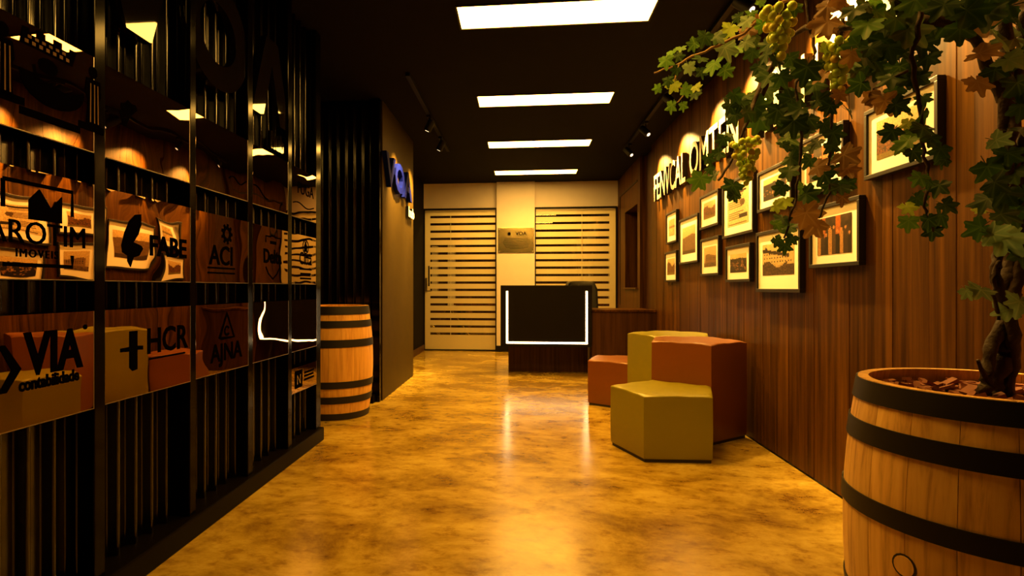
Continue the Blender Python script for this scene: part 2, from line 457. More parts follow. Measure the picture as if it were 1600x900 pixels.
# right wall: walnut planks
wr = struct(MB().box(1.605, 1.75, -2.6, 7.27, 0, ZC).build('wall_right', M['black']), 'walnut plank wall hung with framed photographs')
widths = [.115, .085, .14, .10, .125, .07, .15, .11]
y = -0.60; k = 0
plank_cache = {}
while y < 7.262:
    wd = min(widths[k % 8], 7.27 - y)
    key = round(wd, 4)
    if key not in plank_cache:
        me = MB().box(-.009, .009, 0, wd - .0015, 0, ZC - .002).mesh('plank'); me.materials.append(M['wood']); plank_cache[key] = me
    o = place('plank', plank_cache[key], wr, (1.596 + (.0016 if k % 3 == 1 else 0), y, .001))
    y += wd; k += 1
struct(MB().box(1.587, 1.6, .5, 7.27, 0, .012).build('trim_1', M['black']), 'thin dark shadow gap under the plank wall')
struct(MB().box(1.64, 1.75, 7.27, 7.83, 0, ZC).build('wall_right_recess', M['wooddark']), 'dark recessed strip between the walnut walls')
# far right wall with a serving hatch
wh = empty('wall_right_far', (1.56, 7.83, 0), None, None, None, 'structure'); wh['label'] = 'far walnut wall with a hatch opening'
for nm, (y0, y1, z0, z1) in (('panel', (7.83, 7.99, 0, ZC)), ('panel', (8.93, YB, 0, ZC)), ('panel', (7.99, 8.93, 0, 1.05)), ('panel', (7.99, 8.93, 2.19, ZC))):
    MB().box(1.56, 1.75, y0, y1, z0, z1).build(nm, M['wood'], wh, bevel=.002)
MB().box(1.552, 1.562, 7.99, 9.36, 2.49, 2.515).build('groove_strip', M['black'], wh)
MB().box(1.552, 1.562, 9.345, 9.36, .78, 2.49).build('groove_strip', M['black'], wh)
MB().box(2.3, 2.36, 7.6, 9.6, .0, ZC).build('back_panel', M['wood'], wh)
MB().box(1.75, 2.36, 9.2, 9.26, .0, ZC).build('side_panel', M['wood'], wh)
MB().box(1.75, 2.36, 7.55, 7.61, .0, ZC).build('side_panel', M['wood'], wh)
MB().box(1.53, 1.76, 7.97, 8.95, 1.035, 1.055).build('sill', M['wooddark'], wh, bevel=.003)

# end wall: cream soffit, column, two glazed bays
struct(MB().box(-1.66, -.412, YB - .02, YB + .10, 2.385, ZC).build('wall_back_soffit', M['wall']), 'cream wall strip above the glass door')
struct(MB().box(.215, 1.58, YB - .02, YB + .10, 2.385, ZC).build('wall_back_soffit', M['wall']), 'cream wall strip above the glass screen behind the desk')
struct(MB().box(-.412, .215, YB - .10, YB + .15, 0.0, ZC).build('wall_back_column', M['wall'], bevel=.004), 'cream column between the two glass screens')
struct(MB().box(-.42, .223, YB - .112, YB - .10, 0, .10).build('baseboard_back', M['black']), 'black skirting at the foot of the cream column')

def glazing(n, x0, x1, joint, margin, label):
    g = empty(n, (x0, YB, 0), label, None, None, 'structure')
    for a, b, z0, z1 in ((x0, x1, 2.36, 2.385), (x0, x1, 0, .018), (x0, x0 + .018, .018, 2.36), (x1 - .022, x1, .018, 2.36)):
        MB().box(a, b, YB - .02, YB + .03, z0, z1).build('frame_bar', M['black'], g)
    for a, b in ((x0 + .018, joint - .003), (joint + .003, x1 - .022)):
        p = MB().box(a, b, YB, YB + .01, .018, 2.36).build('pane', M['glass'], g)
    MB().box(joint - .003, joint + .003, YB - .001, YB + .011, .018, 2.36).build('glass_edge', M['film_edge'], g)
    z = 2.36; gaps = [2.243 - .1225 * i for i in range(17)]
    tops = [2.355] + [q - .020 for q in gaps]; bots = [q + .020 for q in gaps] + [.022]
    for t, b_ in zip(tops, bots):
        MB().add([(x0 + .02 + margin[0], YB - .002, b_), (x1 - .024 - margin[1], YB - .002, b_), (x1 - .024 - margin[1], YB - .002, t), (x0 + .02 + margin[0], YB - .002, t)], [(0, 1, 2, 3)]).build('film_band', M['film'], g)
    for a, b in ((x0 + .02, x0 + .02 + margin[0]), (x1 - .024 - margin[1], x1 - .024)):
        if b - a > .01: MB().add([(a, YB - .002, .022), (b, YB - .002, .022), (b, YB - .002, 2.355), (a, YB - .002, 2.355)], [(0, 1, 2, 3)]).build('film_margin', M['film'], g)
    return g
M['film_edge'] = mat('pale_glass_edge', (.85, .82, .66), .3)
gl1 = glazing('door_1', -1.64, -.412, -1.185, (.09, 0), 'glass door with frosted horizontal bands left of the column')
gl2 = glazing('window_1', .215, 1.55, .985, (0, .10), 'glass screen with frosted horizontal bands behind the desk')
MB().tube([(-1.545, YB - .06, 1.08), (-1.545, YB - .06, 1.42)], .012).build('pull_handle', M['black'], gl1)
for z in (1.12, 1.38): MB().tube([(-1.545, YB - .06, z), (-1.545, YB - .002, z)], .008).build('handle_stud', M['black'], gl1)
MB().box(-1.625, -1.575, YB - .03, YB - .004, .98, 1.22).build('lock_case', M['steel'], gl1, bevel=.004)
MB().tube([(-1.60, YB - .03, 1.0), (-1.60, YB - .08, 1.0), (-1.50, YB - .08, 1.0)], .010).build('lever', M['steel'], gl1)

# room behind the glass
struct(MB().box(-3.2, 3.4, 13.1, 13.2, 0, ZC).build('wall_far_room', M['wooddark']), 'brown wall of the room behind the glass')
for i, (a, b, z0, z1) in enumerate(((-2.02, -1.90, .9, 2.0), (-1.66, -1.50, .6, 2.05), (1.92, 2.05, .8, 2.3), (2.20, 2.34, .8, 2.3))):
    struct(MB().box(a, b, 12.9, 13.1, z0, z1).build('trim_%d' % (i + 2), M['wall']), 'pale upright of the room behind the glass')

# ------------------------------------------------------------------ CEILING LIGHTS
LY = [1.88, 3.555, 5.235, 6.88, 8.60]
names = ['light panel just above the frame, before the nearest visible one', 'nearest glowing rectangular ceiling panel, widest of the row', 'second glowing ceiling panel from the front of the corridor',
         'third glowing ceiling panel, second from the glass wall', 'farthest and smallest glowing ceiling panel, nearest the glass wall']
def panel_light(t, x0, x1, y0, y1, watt):
    l = bpy.data.lights.new('panel_glow', 'AREA'); l.shape = 'RECTANGLE'; l.size = x1 - x0; l.size_y = y1 - y0
    l.energy = watt; l.color = PANEL_COL; l.spread = math.radians(PANEL_SPREAD)
    o = bpy.data.objects.new('panel_glow', l); C.objects.link(o); o.parent = t
    o.location = Vector(((x0 + x1) / 2, (y0 + y1) / 2, ZC - .006)) - origin_of(t)
for y, lb in zip(LY, names):
    t = empty('ceiling_light', (.21, y + .153, ZC), lb, 'ceiling light', 'ceiling light panels in a row')
    x0, x1, y0, y1 = -.40, .82, y, y + .306
    MB().box(x0, x1, y0, y1, ZC - .004, ZC - .001).build('diffuser', M['panel_dim' if y < 2 else 'panel'], t)
    panel_light(t, x0, x1, y0, y1, PANEL_W * (.5 if y < 2 else 1))
    for a, b, c, d in ((x0 - .012, x1 + .012, y0 - .012, y0), (x0 - .012, x1 + .012, y1, y1 + .012), (x0 - .012, x0, y0, y1), (x1, x1 + .012, y0, y1)):
        MB().box(a, b, c, d, ZC - .008, ZC - .0005).build('frame', M['frame'], t)
for xa, lb in ((-1.35, 'unseen panel added to backlight the glass door'), (.12, 'unseen panel added to backlight the glass screen at the desk')):  # unseen panels added behind the glass to brighten the frosted film
    t = empty('ceiling_light', (xa + .6, 10.3, ZC), lb, 'ceiling light', 'ceiling light panels in a row')
    MB().box(xa, xa + 1.22, 10.15, 10.455, ZC - .004, ZC - .001).build('diffuser', M['panel'], t)
    panel_light(t, xa, xa + 1.22, 10.15, 10.455, PANEL_W * 1.3)
    for a, b, c, d in ((xa - .012, xa + 1.232, 10.138, 10.15), (xa - .012, xa + 1.232, 10.455, 10.467), (xa - .012, xa, 10.15, 10.455), (xa + 1.22, xa + 1.232, 10.15, 10.455)):
        MB().box(a, b, c, d, ZC - .008, ZC - .0005).build('frame', M['frame'], t)

# track spotlights
def track(x, y0, y1, label):
    MBo = MB().box(x - .018, x + .018, y0, y1, ZC - .032, ZC - .0005)
    return tag(MBo.build('lighting_track', M['fixture'], base=(x, (y0 + y1) / 2, ZC)), label, 'lighting track')
track(1.28, .6, 7.4, 'long black lighting track above the photo wall')
track(-.92, 4.6, 7.2, 'short black lighting track facing the blue letters')
def spot(x, y, aim, label, group, watt, ang=70, blend=1.0):
    t = empty('track_spotlight', (x, y, ZC - .032), label, 'spotlight', group)
    z = ZC - .032
    MB().box(x - .02, x + .02, y - .05, y + .05, z - .02, z).build('adapter', M['fixture'], t)
    MB().tube([(x, y, z - .02), (x, y, z - .075)], .008).build('stem', M['fixture'], t)
    d = (Vector(aim) - Vector((x, y, z - .10))).normalized()
    c = Vector((x, y, z - .10))
    MB().tube([c - d * .07, c + d * .05, c + d * .05], [.036, .036, .030], 14).build('lamp_head', M['fixture'], t, smooth=40)
    MB().tube([c + d * .046, c + d * .0525], .019, 14).build('lens', M['lens'], t)
    l = bpy.data.lights.new('spot_beam', 'SPOT'); l.energy = watt; l.color = SPOT_COL; l.spot_size = math.radians(ang); l.spot_blend = blend; l.shadow_soft_size = .022
    lo = bpy.data.objects.new('spot_beam', l); C.objects.link(lo); lo.parent = t
    lo.location = (c + d * .06) - origin_of(t)
    lo.rotation_euler = d.to_track_quat('-Z', 'Y').to_euler()
SY = [(7.05, 'farthest spotlight over the photo wall, next to the hatch wall'), (6.13, 'second farthest spotlight over the photo wall'), (5.13, 'third farthest spotlight over the photo wall, above the tall poufs'),
      (4.42, 'fourth farthest spotlight over the photo wall'), (3.45, 'fifth farthest spotlight over the photo wall, behind the hanging vine'), (2.45, 'second nearest spotlight over the photo wall, above the autumn photo'), (1.5, 'nearest spotlight over the photo wall, above the large barrel')]
for y, lb in SY: spot(1.28, y, (1.587, y - .36, 2.20), lb, 'spotlights over the photo wall', SPOT_W)
for y, lb in ((5.70, 'nearer of the two spotlights facing the blue letters'), (6.52, 'farther of the two spotlights facing the blue letters')):
    spot(-.92, y, (-1.29, y + .12, 1.95), lb, 'spotlights facing the blue letters', SPOT_W * .95)
# ------------------------------------------------------------------ SIGN PLATES ON THE LEFT WALL
PX = -1.388      # front plane of plates
def LM(y0, z0, x=PX):          # text on the left wall: x -> +Y, y -> +Z, z -> +X
    return lambda a, b, c: (x + c, y0 + a, z0 + b)
def flat(parent, poly, name, m=None, x=PX, d=.0018):
    return MB().prism(poly, lambda a, b: (x, a, b), lambda a, b: (x + d, a, b)).build(name, m or M['ink'], parent)
def ring(cy, cz, ry, rz, n=24, a0=0, a1=2 * PI):
    return [(cy + ry * math.cos(a0 + (a1 - a0) * i / n), cz + rz * math.sin(a0 + (a1 - a0) * i / n)) for i in range(n if abs(a1 - a0 - 2 * PI) < 1e-6 else n + 1)]
def stroke(pts, wd):
    """2D polyline thickened into one polygon"""
    L_, R_ = [], []
    for i, p in enumerate(pts):
        a = Vector(pts[max(i - 1, 0)]); b = Vector(pts[min(i + 1, len(pts) - 1)])
        t = (b - a).normalized(); nrm = Vector((-t.y, t.x)) * wd / 2
        L_.append(tuple(Vector(p) + nrm)); R_.append(tuple(Vector(p) - nrm))
    return L_ + R_[::-1]
BAY = [(1.292, 1.742), (1.804, 2.286), (2.343, 2.801), (2.867, 3.308), (3.376, 3.780)]
ROW = {'top': (1.492, 1.80), 'mid': (1.076, 1.386), 'low': (.660, .975)}
def plate(bay, row, label):
    (y0, y1), (z0, z1) = BAY[bay], (ROW[row] if isinstance(row, str) else row)
    t = empty('sign_plate', (PX, (y0 + y1) / 2, z0), label, 'sign plate', 'mirrored sponsor plates on the black wall')
    cy, cz, cx = (y0 + y1) / 2, (z0 + z1) / 2, PX
    b = MB().box(cx - .006, cx, y0, y1, z0, z1).build('panel', M['plate'], t)
    b2 = MB()
    b2.box(cx - .007, cx + .0004, y1, y1 + .003, z0, z1)
    b2.build('edge_strip', M['edge'], t)
    MB().box(cx - .007, cx + .0004, y0, y1 + .003, z0 - .003, z0).build('edge_strip', M['edge'], t)
    MB().box(-1.44, cx - .006, cy - .02, cy + .02, cz - .02, cz + .02).build('standoff', M['charcoal'], t)
    t.rotation_euler = (0, 0, -math.radians(1.1 if bay == 0 else .9 if row == 'top' else .6 if (row == 'mid' and bay >= 3) else 1.6))     # the plates stand slightly turned in their bays
    return t, y0, y1, z0, z1
# --- top row
t, y0, y1, z0, z1 = plate(0, 'top', 'mirrored plate with a coat of arms of castle, ship and two figures, top row nearest')
cy = 1.585
# castle crown
cr = [(cy - .115, 1.735), (cy - .105, 1.785), (cy - .085, 1.785), (cy - .085, 1.77), (cy - .06, 1.77), (cy - .06, 1.79), (cy - .03, 1.79), (cy - .03, 1.775), (cy + .0, 1.775), (cy + .0, 1.79), (cy + .03, 1.79), (cy + .03, 1.772), (cy + .06, 1.772), (cy + .06, 1.785), (cy + .085, 1.785), (cy + .07, 1.735)]
flat(t, cr, 'castle_crown')
for i in range(7): flat(t, [(cy - .10 + i * .024, 1.742), (cy - .088 + i * .024, 1.742), (cy - .088 + i * .024, 1.752), (cy - .10 + i * .024, 1.752)], 'battlement_stone', M['bronze'], PX + .0018, .0006)
for i in range(6): flat(t, [(cy - .09 + i * .024, 1.758), (cy - .078 + i * .024, 1.758), (cy - .078 + i * .024, 1.766), (cy - .09 + i * .024, 1.766)], 'battlement_stone', M['bronze'], PX + .0018, .0006)
flat(t, ring(cy - .02, 1.70, .035, .024, 12), 'grape_cluster')
hull = [(cy - .115, 1.665)] + [(cy + .0 + .115 * math.cos(a), 1.655 - .072 * math.sin(a)) for a in [PI - PI * i / 12 for i in range(13)]] + [(cy + .115, 1.668), (cy + .06, 1.64), (cy - .04, 1.655)]
flat(t, hull, 'ship_hull')
flat(t, stroke([(cy - .06, 1.65), (cy - .07, 1.69)], .01), 'ship_mast')
for sx in (-1, 1):
    fy = cy + sx * .165 - (0.01 if sx > 0 else 0)
    flat(t, ring(fy, 1.748, .017, .020, 12), 'figure_head')
    flat(t, [(fy - .028, 1.725), (fy + .028, 1.725), (fy + .034, 1.68), (fy + .022, 1.655), (fy + .030, 1.57), (fy - .030, 1.57), (fy - .022, 1.655), (fy - .034, 1.68)], 'figure_robe')
    for q in (-.012, .004, .018): flat(t, stroke([(fy + q, 1.71), (fy + q * 1.1, 1.585)], .004), 'robe_fold', M['bronze'], PX + .0018, .0006)
for a, b, z in ((cy - .21, cy - .10, 1.560), (cy - .115, cy + .10, 1.536), (cy + .095, cy + .20, 1.556)):
    flat(t, [(a, z), (b, z), (b, z + .022), (a, z + .022)], 'ribbon')
t, *_ = plate(1, 'top', 'mirrored plate with a small fan-shaped leaf mark, top row second from the front')
for i, (a, l) in enumerate(((100, .05), (140, .05), (180, .046), (60, .05), (225, .045))):
    q = math.radians(a); c0 = (1.925, 1.66)
    flat(t, [c0, (c0[0] + l * math.cos(q - .32), c0[1] + l * math.sin(q - .32)), (c0[0] + 1.15 * l * math.cos(q), c0[1] + 1.15 * l * math.sin(q)), (c0[0] + l * math.cos(q + .32), c0[1] + l * math.sin(q + .32))], 'fan_blade')
t, *_ = plate(2, 'top', 'plain mirrored plate, third from the front of the top row')
flat(t, stroke([(2.62 + .17 * i / 10, 1.575 + .014 * math.sin(i * .75)) for i in range(11)], .006), 'wave_reflection')  # wavy reflection painted on the plate as an ink stroke
t, *_ = plate(3, 'top', 'mirrored plate with one painted wavy reflection, fourth from the front of the top row')
flat(t, stroke([(2.88 + .17 * i / 10, 1.590 - .05 * (i / 10) + .01 * math.sin(i * .6)) for i in range(11)], .006), 'wave_reflection')  # mirrored wave put in as ink, a reflection by colour
t, *_ = plate(4, 'top', 'mirrored plate lettered FUGA, top row farthest')
write(t, 'FUGA', .105, LM(3.60, 1.645), M['ink'], .0018)
flat(t, stroke([(3.40 + .34 * i / 10, 1.575 + .012 * math.sin(i * .7)) for i in range(11)], .007), 'wave_reflection')  # reflected wave drawn in ink here as on the plates before
# --- middle row
t, *_ = plate(0, 'mid', 'mirrored plate lettered MAROTIM IMOVEIS, middle row nearest')
write(t, 'MAROTIM', .092, LM(1.505, 1.176), M['ink'], .0018)
write(t, 'IMOVEIS', .033, LM(1.53, 1.137), M['ink'], .0018, each=False, space=1.25, name='lettering')
flat(t, [(1.50, 1.30), (1.535, 1.335), (1.575, 1.285), (1.615, 1.325), (1.615, 1.245), (1.50, 1.245)], 'roof_mark')
flat(t, stroke([(1.42, 1.346), (1.655, 1.346), (1.655, 1.27)], .011), 'frame_line')
flat(t, stroke([(1.42, 1.346), (1.42, 1.27)], .011), 'frame_line')
flat(t, stroke([(1.42, 1.115), (1.655, 1.115), (1.655, 1.15)], .011), 'frame_line')
t, *_ = plate(1, 'mid', 'mirrored plate with a dark bird mark and the word FABE, middle row second')
bird = [(1.885, 1.20), (1.90, 1.245), (1.925, 1.29), (1.955, 1.315), (1.985, 1.32), (1.985, 1.28), (1.97, 1.245), (1.945, 1.215), (1.985, 1.205), (1.995, 1.195), (1.975, 1.168), (1.945, 1.16), (1.93, 1.125), (1.915, 1.145), (1.915, 1.165), (1.89, 1.175)]
flat(t, bird, 'bird_mark')
write(t, 'FABE', .105, LM(2.145, 1.175), M['ink'], .0018, bold=.003)
t, *_ = plate(2, 'mid', 'mirrored plate lettered ACI under a gear wheel, middle row third')
write(t, 'ACI', .125, LM(2.555, 1.158), M['ink'], .0018, bold=.002)
for k in range(9):
    a = 2 * PI * k / 9; c0 = (2.60, 1.305)
    flat(t, [(c0[0] + r * math.cos(a + q), c0[1] + r * math.sin(a + q)) for r, q in ((.034, -.2), (.048, -.14), (.048, .14), (.034, .2))], 'gear_tooth')
flat(t, ring(2.60, 1.305, .036, .036) + [(2.60 + .036, 1.305)] + ring(2.60, 1.305, .021, .021)[::-1][-1:] + ring(2.60, 1.305, .021, .021)[::-1], 'gear_ring')
for z in (1.138, 1.115): flat(t, [(2.44, z), (2.67, z), (2.67, z + .008), (2.44, z + .008)], 'caption_line')
t, *_ = plate(3, 'mid', 'mirrored plate lettered Delta inside a shield, middle row fourth')
write(t, 'Delta', .105, LM(3.105, 1.19), M['ink'], .0018, bold=.003)
sh = [(3.02, 1.30), (3.02, 1.335), (3.07, 1.335), (3.105, 1.345), (3.14, 1.335), (3.205, 1.335), (3.205, 1.30), (3.195, 1.275)]
flat(t, stroke(sh, .008), 'shield_outline')
flat(t, stroke([(3.02, 1.165), (3.05, 1.13), (3.105, 1.10), (3.16, 1.13), (3.195, 1.165)], .008), 'shield_outline')
flat(t, [(3.075, 1.295), (3.15, 1.295), (3.15, 1.312), (3.075, 1.312)], 'caption_line')
t, *_ = plate(4, 'mid', 'mirrored plate lettered Città under an oval bottle mark, middle row farthest')
write(t, 'Città', .115, LM(3.60, 1.20), M['ink'], .0018, sx=.9)
flat(t, stroke(ring(3.60, 1.315, .048, .042, 20) + [(3.648, 1.315)], .006), 'oval_outline')
flat(t, [(3.577, 1.283), (3.623, 1.283), (3.623, 1.322), (3.61, 1.334), (3.61, 1.35), (3.59, 1.35), (3.59, 1.334), (3.577, 1.322)], 'bottle_mark')
for z, a in ((1.165, .10), (1.135, .085), (1.105, .09)): flat(t, [(3.60 - a, z), (3.60 + a, z), (3.60 + a, z + .012), (3.60 - a, z + .012)], 'caption_line')
# --- lower row
t, *_ = plate(0, 'low', 'mirrored plate lettered VIA contabilidade beside a chevron, lowest row nearest')
write(t, 'VIA', .165, LM(1.49, .806), M['ink'], .0018, bold=.006, align='LEFT', sx=.80)
write(t, 'contabilidade', .050, LM(1.468, .762), M['ink'], .0018, bold=.0015, align='LEFT', each=False, name='lettering', sx=.80)
flat(t, [(1.405, .895), (1.425, .895), (1.475, .825), (1.43, .765), (1.405, .765), (1.445, .825)], 'chevron_mark')
flat(t, ring(1.707, .926, .008, .008, 12), 'mark_dot')
t, *_ = plate(1, 'low', 'mirrored plate lettered HCR beside a bold cross, lowest row second')
flat(t, [(1.925, .895), (1.965, .895), (1.965, .84), (1.995, .838), (1.995, .823), (1.965, .825), (1.965, .755), (1.94, .752), (1.925, .765), (1.925, .823), (1.88, .825), (1.88, .838), (1.925, .84)], 'cross_mark')
write(t, 'HCR', .135, LM(2.14, .805), M['ink'], .0018, bold=.002, sx=.92)
flat(t, [(2.03, .780), (2.25, .780), (2.25, .787), (2.03, .787)], 'caption_line')
t, *_ = plate(2, 'low', 'mirrored plate lettered AJNA under a triangle, lowest row third')
flat(t, stroke([(2.535, .815), (2.60, .93), (2.665, .815), (2.545, .815)], .016), 'triangle_mark')
flat(t, stroke(ring(2.60, .848, .020, .020, 14, .6, 5.6), .009), 'ring_mark')
write(t, 'AJNA', .115, LM(2.60, .712), M['ink'], .0018, bold=.002)
t, *_ = plate(3, 'low', 'plain mirrored plate without lettering, lowest row fourth')
t, *_ = plate(4, 'low', 'plain mirrored plate without lettering, lowest row farthest')
t, *_ = plate(4, (.402, .556), 'small mirrored plate with a square N emblem, alone below the lowest row')
flat(t, [(3.43, .425), (3.545, .425), (3.545, .535), (3.43, .535)], 'emblem_square')
write(t, 'N', .085, LM(3.488, .449, PX + .0018), M['brass'], .001)
for z, a in ((.50, .16), (.478, .15), (.455, .16)): flat(t, [(3.575, z), (3.575 + a, z), (3.575 + a, z + .013), (3.575, z + .013)], 'caption_line')

# big black letters on the corrugated wall
t = empty('wall_sign', (-1.40, 2.5, 1.97), 'large black glossy letters VOA hub above the mirrored plates', 'sign')
XG = -1.395
def gl_letter(poly_list, nm='letter'):
    mb = MB()
    for p in poly_list: mb.prism(p, lambda a, b: (XG - .035, a, b), lambda a, b: (XG, a, b))
    return mb.build(nm, M['gloss'], t)
def hollow(cy, cz, ry, rz, th, n=40):
    mb = MB(); vs = []; fs = []
    for i in range(n):
        a = 2 * PI * i / n
        for rr, x in ((0, XG - .035), (0, XG), (th, XG), (th, XG - .035)):
            vs.append((x, cy + (ry - rr) * math.cos(a), cz + (rz - rr) * math.sin(a)))
    for i in range(n):
        j = (i + 1) % n
        for k in range(4): fs.append((4 * i + k, 4 * i + (k + 1) % 4, 4 * j + (k + 1) % 4, 4 * j + k))
    return mb.add(vs, fs).build('letter', M['gloss'], t)
V_ = [(1.74, 2.46), (1.885, 2.46), (1.985, 2.14), (2.085, 2.46), (2.225, 2.46), (2.055, 1.975), (1.915, 1.975)]
gl_letter([V_])
hollow(2.545, 2.225, .275, .255, .115)
A_ = [(2.872, 1.985), (3.01, 1.985), (3.055, 2.10), (3.185, 2.10), (3.225, 1.985), (3.362, 1.985), (3.19, 2.44), (3.045, 2.44)]
gl_letter([[(2.872, 1.985), (3.005, 1.985), (3.115, 2.30), (3.225, 1.985), (3.362, 1.985), (3.19, 2.44), (3.045, 2.44)]])
write(t, 'hub', .125, LM(3.20, 1.845, -1.43), M['gloss'], .03, bold=.006)

# blue letters on the panel wall
t = empty('wall_sign', (-1.29, 5.9, 1.85), 'raised blue letters VOA with small white hub below, on the panel wall', 'sign')
write(t, 'VOA', .405, LM(5.86, 2.035, -1.289), M['blue'], .045, bold=.012, sx=1.42)
write(t, 'hub', .15, LM(6.50, 1.855, -1.289), M['white'], .035, bold=.006, m2=M['black'], sx=1.5)

# ------------------------------------------------------------------ PHOTO WALL (right)
def RM(y0, z0, x=1.585):       # text on the right wall: x -> -Y, y -> +Z, z -> -X
    return lambda a, b, c: (x - c, y0 - a, z0 + b)
t = empty('wall_lettering', (1.585, 5.3, 2.05), 'tall condensed raised letters with pale edges along the top of the photo wall', 'lettering')
def wl_word(s, y_left, y_right, z0, size):
    gl = glyphs(s, size, .045, .004, 1.0, 'LEFT')
    xs = [p[0] for vs, _ in gl for p in vs]; a, b = min(xs), max(xs); k = (y_left - y_right) / (b - a)
    f = RM(y_left, z0)
    for vs, fs in gl:
        mb = MB().add([f((p[0] - a) * k, p[1], p[2] + .004) for p in vs], fs)
        o = mb.build('letter', M['cream'], t); o.data.materials.append(M['letterface'])
        for q in o.data.polygons:
            zs = [vs[i][2] for i in q.vertices]
            if max(zs) - min(zs) > .02: q.material_index = 1
wl_word('FENVCAL', 6.90, 5.62, 2.06, .42)
wl_word('OMTEN', 5.48, 4.28, 2.07, .42)
for ch, ya, yb in (('N', 3.98, 3.80), ('I', 3.70, 3.63), ('H', 3.35, 3.17), ('N', 3.05, 2.87), ('V', 2.44, 2.28), ('L', 2.20, 2.05)): wl_word(ch, ya, yb, 2.04, .42)

def pic(nx, ny, kind, seed):
    """paint a small sepia print, rows from the bottom"""
    r = np.random.RandomState(seed)
    yy, xx = np.mgrid[0:ny, 0:nx]; u = (xx + .5) / nx; v = (yy + .5) / ny
    sky = np.array([.62, .50, .30]); dk = np.array([.045, .030, .018]); md = np.array([.22, .15, .08])
    im = np.zeros((ny, nx, 3)) + sky * (0.75 + .35 * v[..., None])
    def noise(n): 
        g = r.rand(n, n); i = (v * (n - 1)).astype(int); j = (u * (n - 1)).astype(int); return g[i, j]
    if kind == 'building':
        m = (v < .35 + .30 * (1 - np.abs(u - .35) * .7)) & (u > .12)
        im[m] = md * 1.6
        for row in range(4):
            for q in range(8):
                a, b = .2 + q * .095, .32 + row * .09
                w_ = (u > a) & (u < a + .045) & (v > b) & (v < b + .05) & m; im[w_] = dk
        im[v < .2] = md * (.6 + .8 * noise(20)[v < .2][:, None])
    elif kind == 'hotel':
        m = (v < .78 - .28 * u) & (v > .30) & (u > .02); im[m] = sky * .95
        rf = (v < .86 - .26 * u) & (v > .76 - .28 * u) & (u < .85); im[rf] = dk * 2
        tw = (np.abs(u - .12) < .10) & (v < .92 - np.abs(u - .12) * 1.6) & (v > .70); im[tw] = dk * 2
        for row in range(3):
            for q in range(11):
                a, b = .06 + q * .084, .40 + row * .11
                w_ = (u > a) & (u < a + .035) & (v > b) & (v < b + .06) & m; im[w_] = dk * 1.5
        gr = v < .34 + .10 * np.sin(u * 9) * (u < .8); im[gr] = md * (.35 + .8 * noise(26)[gr][:, None])
    elif kind == 'people':
        im[:] = dk * 1.5 + md * .5 * noise(12)[..., None]
        for q in (.18, .62): im[(np.abs(u - q) < .07) & (v > .45)] = np.array([.50, .22, .05])
        for q in range(9):
            a = .06 + q * .11; hh = .45 + .22 * r.rand(); wd = .05
            b = (np.abs(u - a) < wd) & (v < hh); im[b] = dk * (1 + 3 * r.rand()) if q % 3 else np.array([.5, .33, .16])
            hd = ((u - a) ** 2 * 2.2 + (v - hh - .05) ** 2) < .0022; im[hd] = np.array([.55, .34, .18])
    elif kind == 'crowd':
        im[v < .72] = dk * 1.2
        for q in range(40):
            a, b = r.rand(), .12 + .55 * r.rand(); hd = ((u - a) ** 2 + (v - b) ** 2) < .0011; im[hd] = np.array([.42, .26, .13]) * (.6 + .6 * r.rand())
        for q in range(26): a, b = r.rand(), .66 + .08 * r.rand(); im[(np.abs(u - a) < .03) & (v > .6) & (v < b + .05)] = dk * 2
    elif kind == 'trees':
        m = v < .62 + .12 * np.sin(u * 7) + .1 * noise(18)
        n = noise(34); im[m] = np.stack([.34 * n + .06, .17 * n + .03, .03 * n + .01], -1)[m]
        gr = v < .14; im[gr] = np.array([.30, .24, .06])
    elif kind == 'paper':
        im[:] = np.array([.66, .56, .36])
        for q in range(15):
            b = .05 + q * .063; m = (np.abs(v - b) < .012) & (u > .08) & (u < .55 + .4 * r.rand()); im[m] = md * 1.3
        im[(u > .58) & (u < .95) & (v > .16) & (v < .30)] = dk * 2
        im[(v > .88) & (v < .95) & (u > .1) & (u < .9)] = dk * 1.5
        e = ((u - .72) / .12) ** 2 + ((v - .60) / .10) ** 2 < 1; im[e] = md
    elif kind == 'field':
        m = v < .70 - .15 * np.abs(u - .75); im[m] = md * (1.1 + .3 * noise(16)[m][:, None]); im[v < .12] = dk * 3
    elif kind == 'mist':
        im[:] = np.array([.68, .55, .32]) * (.8 + .3 * noise(10)[..., None]); m = (v > .45) & (v < .6); im[m] *= .55
    return np.clip((im * (.85 + .3 * r.rand(ny, nx, 1))) ** 1.7 * 1.05, 0, 1)

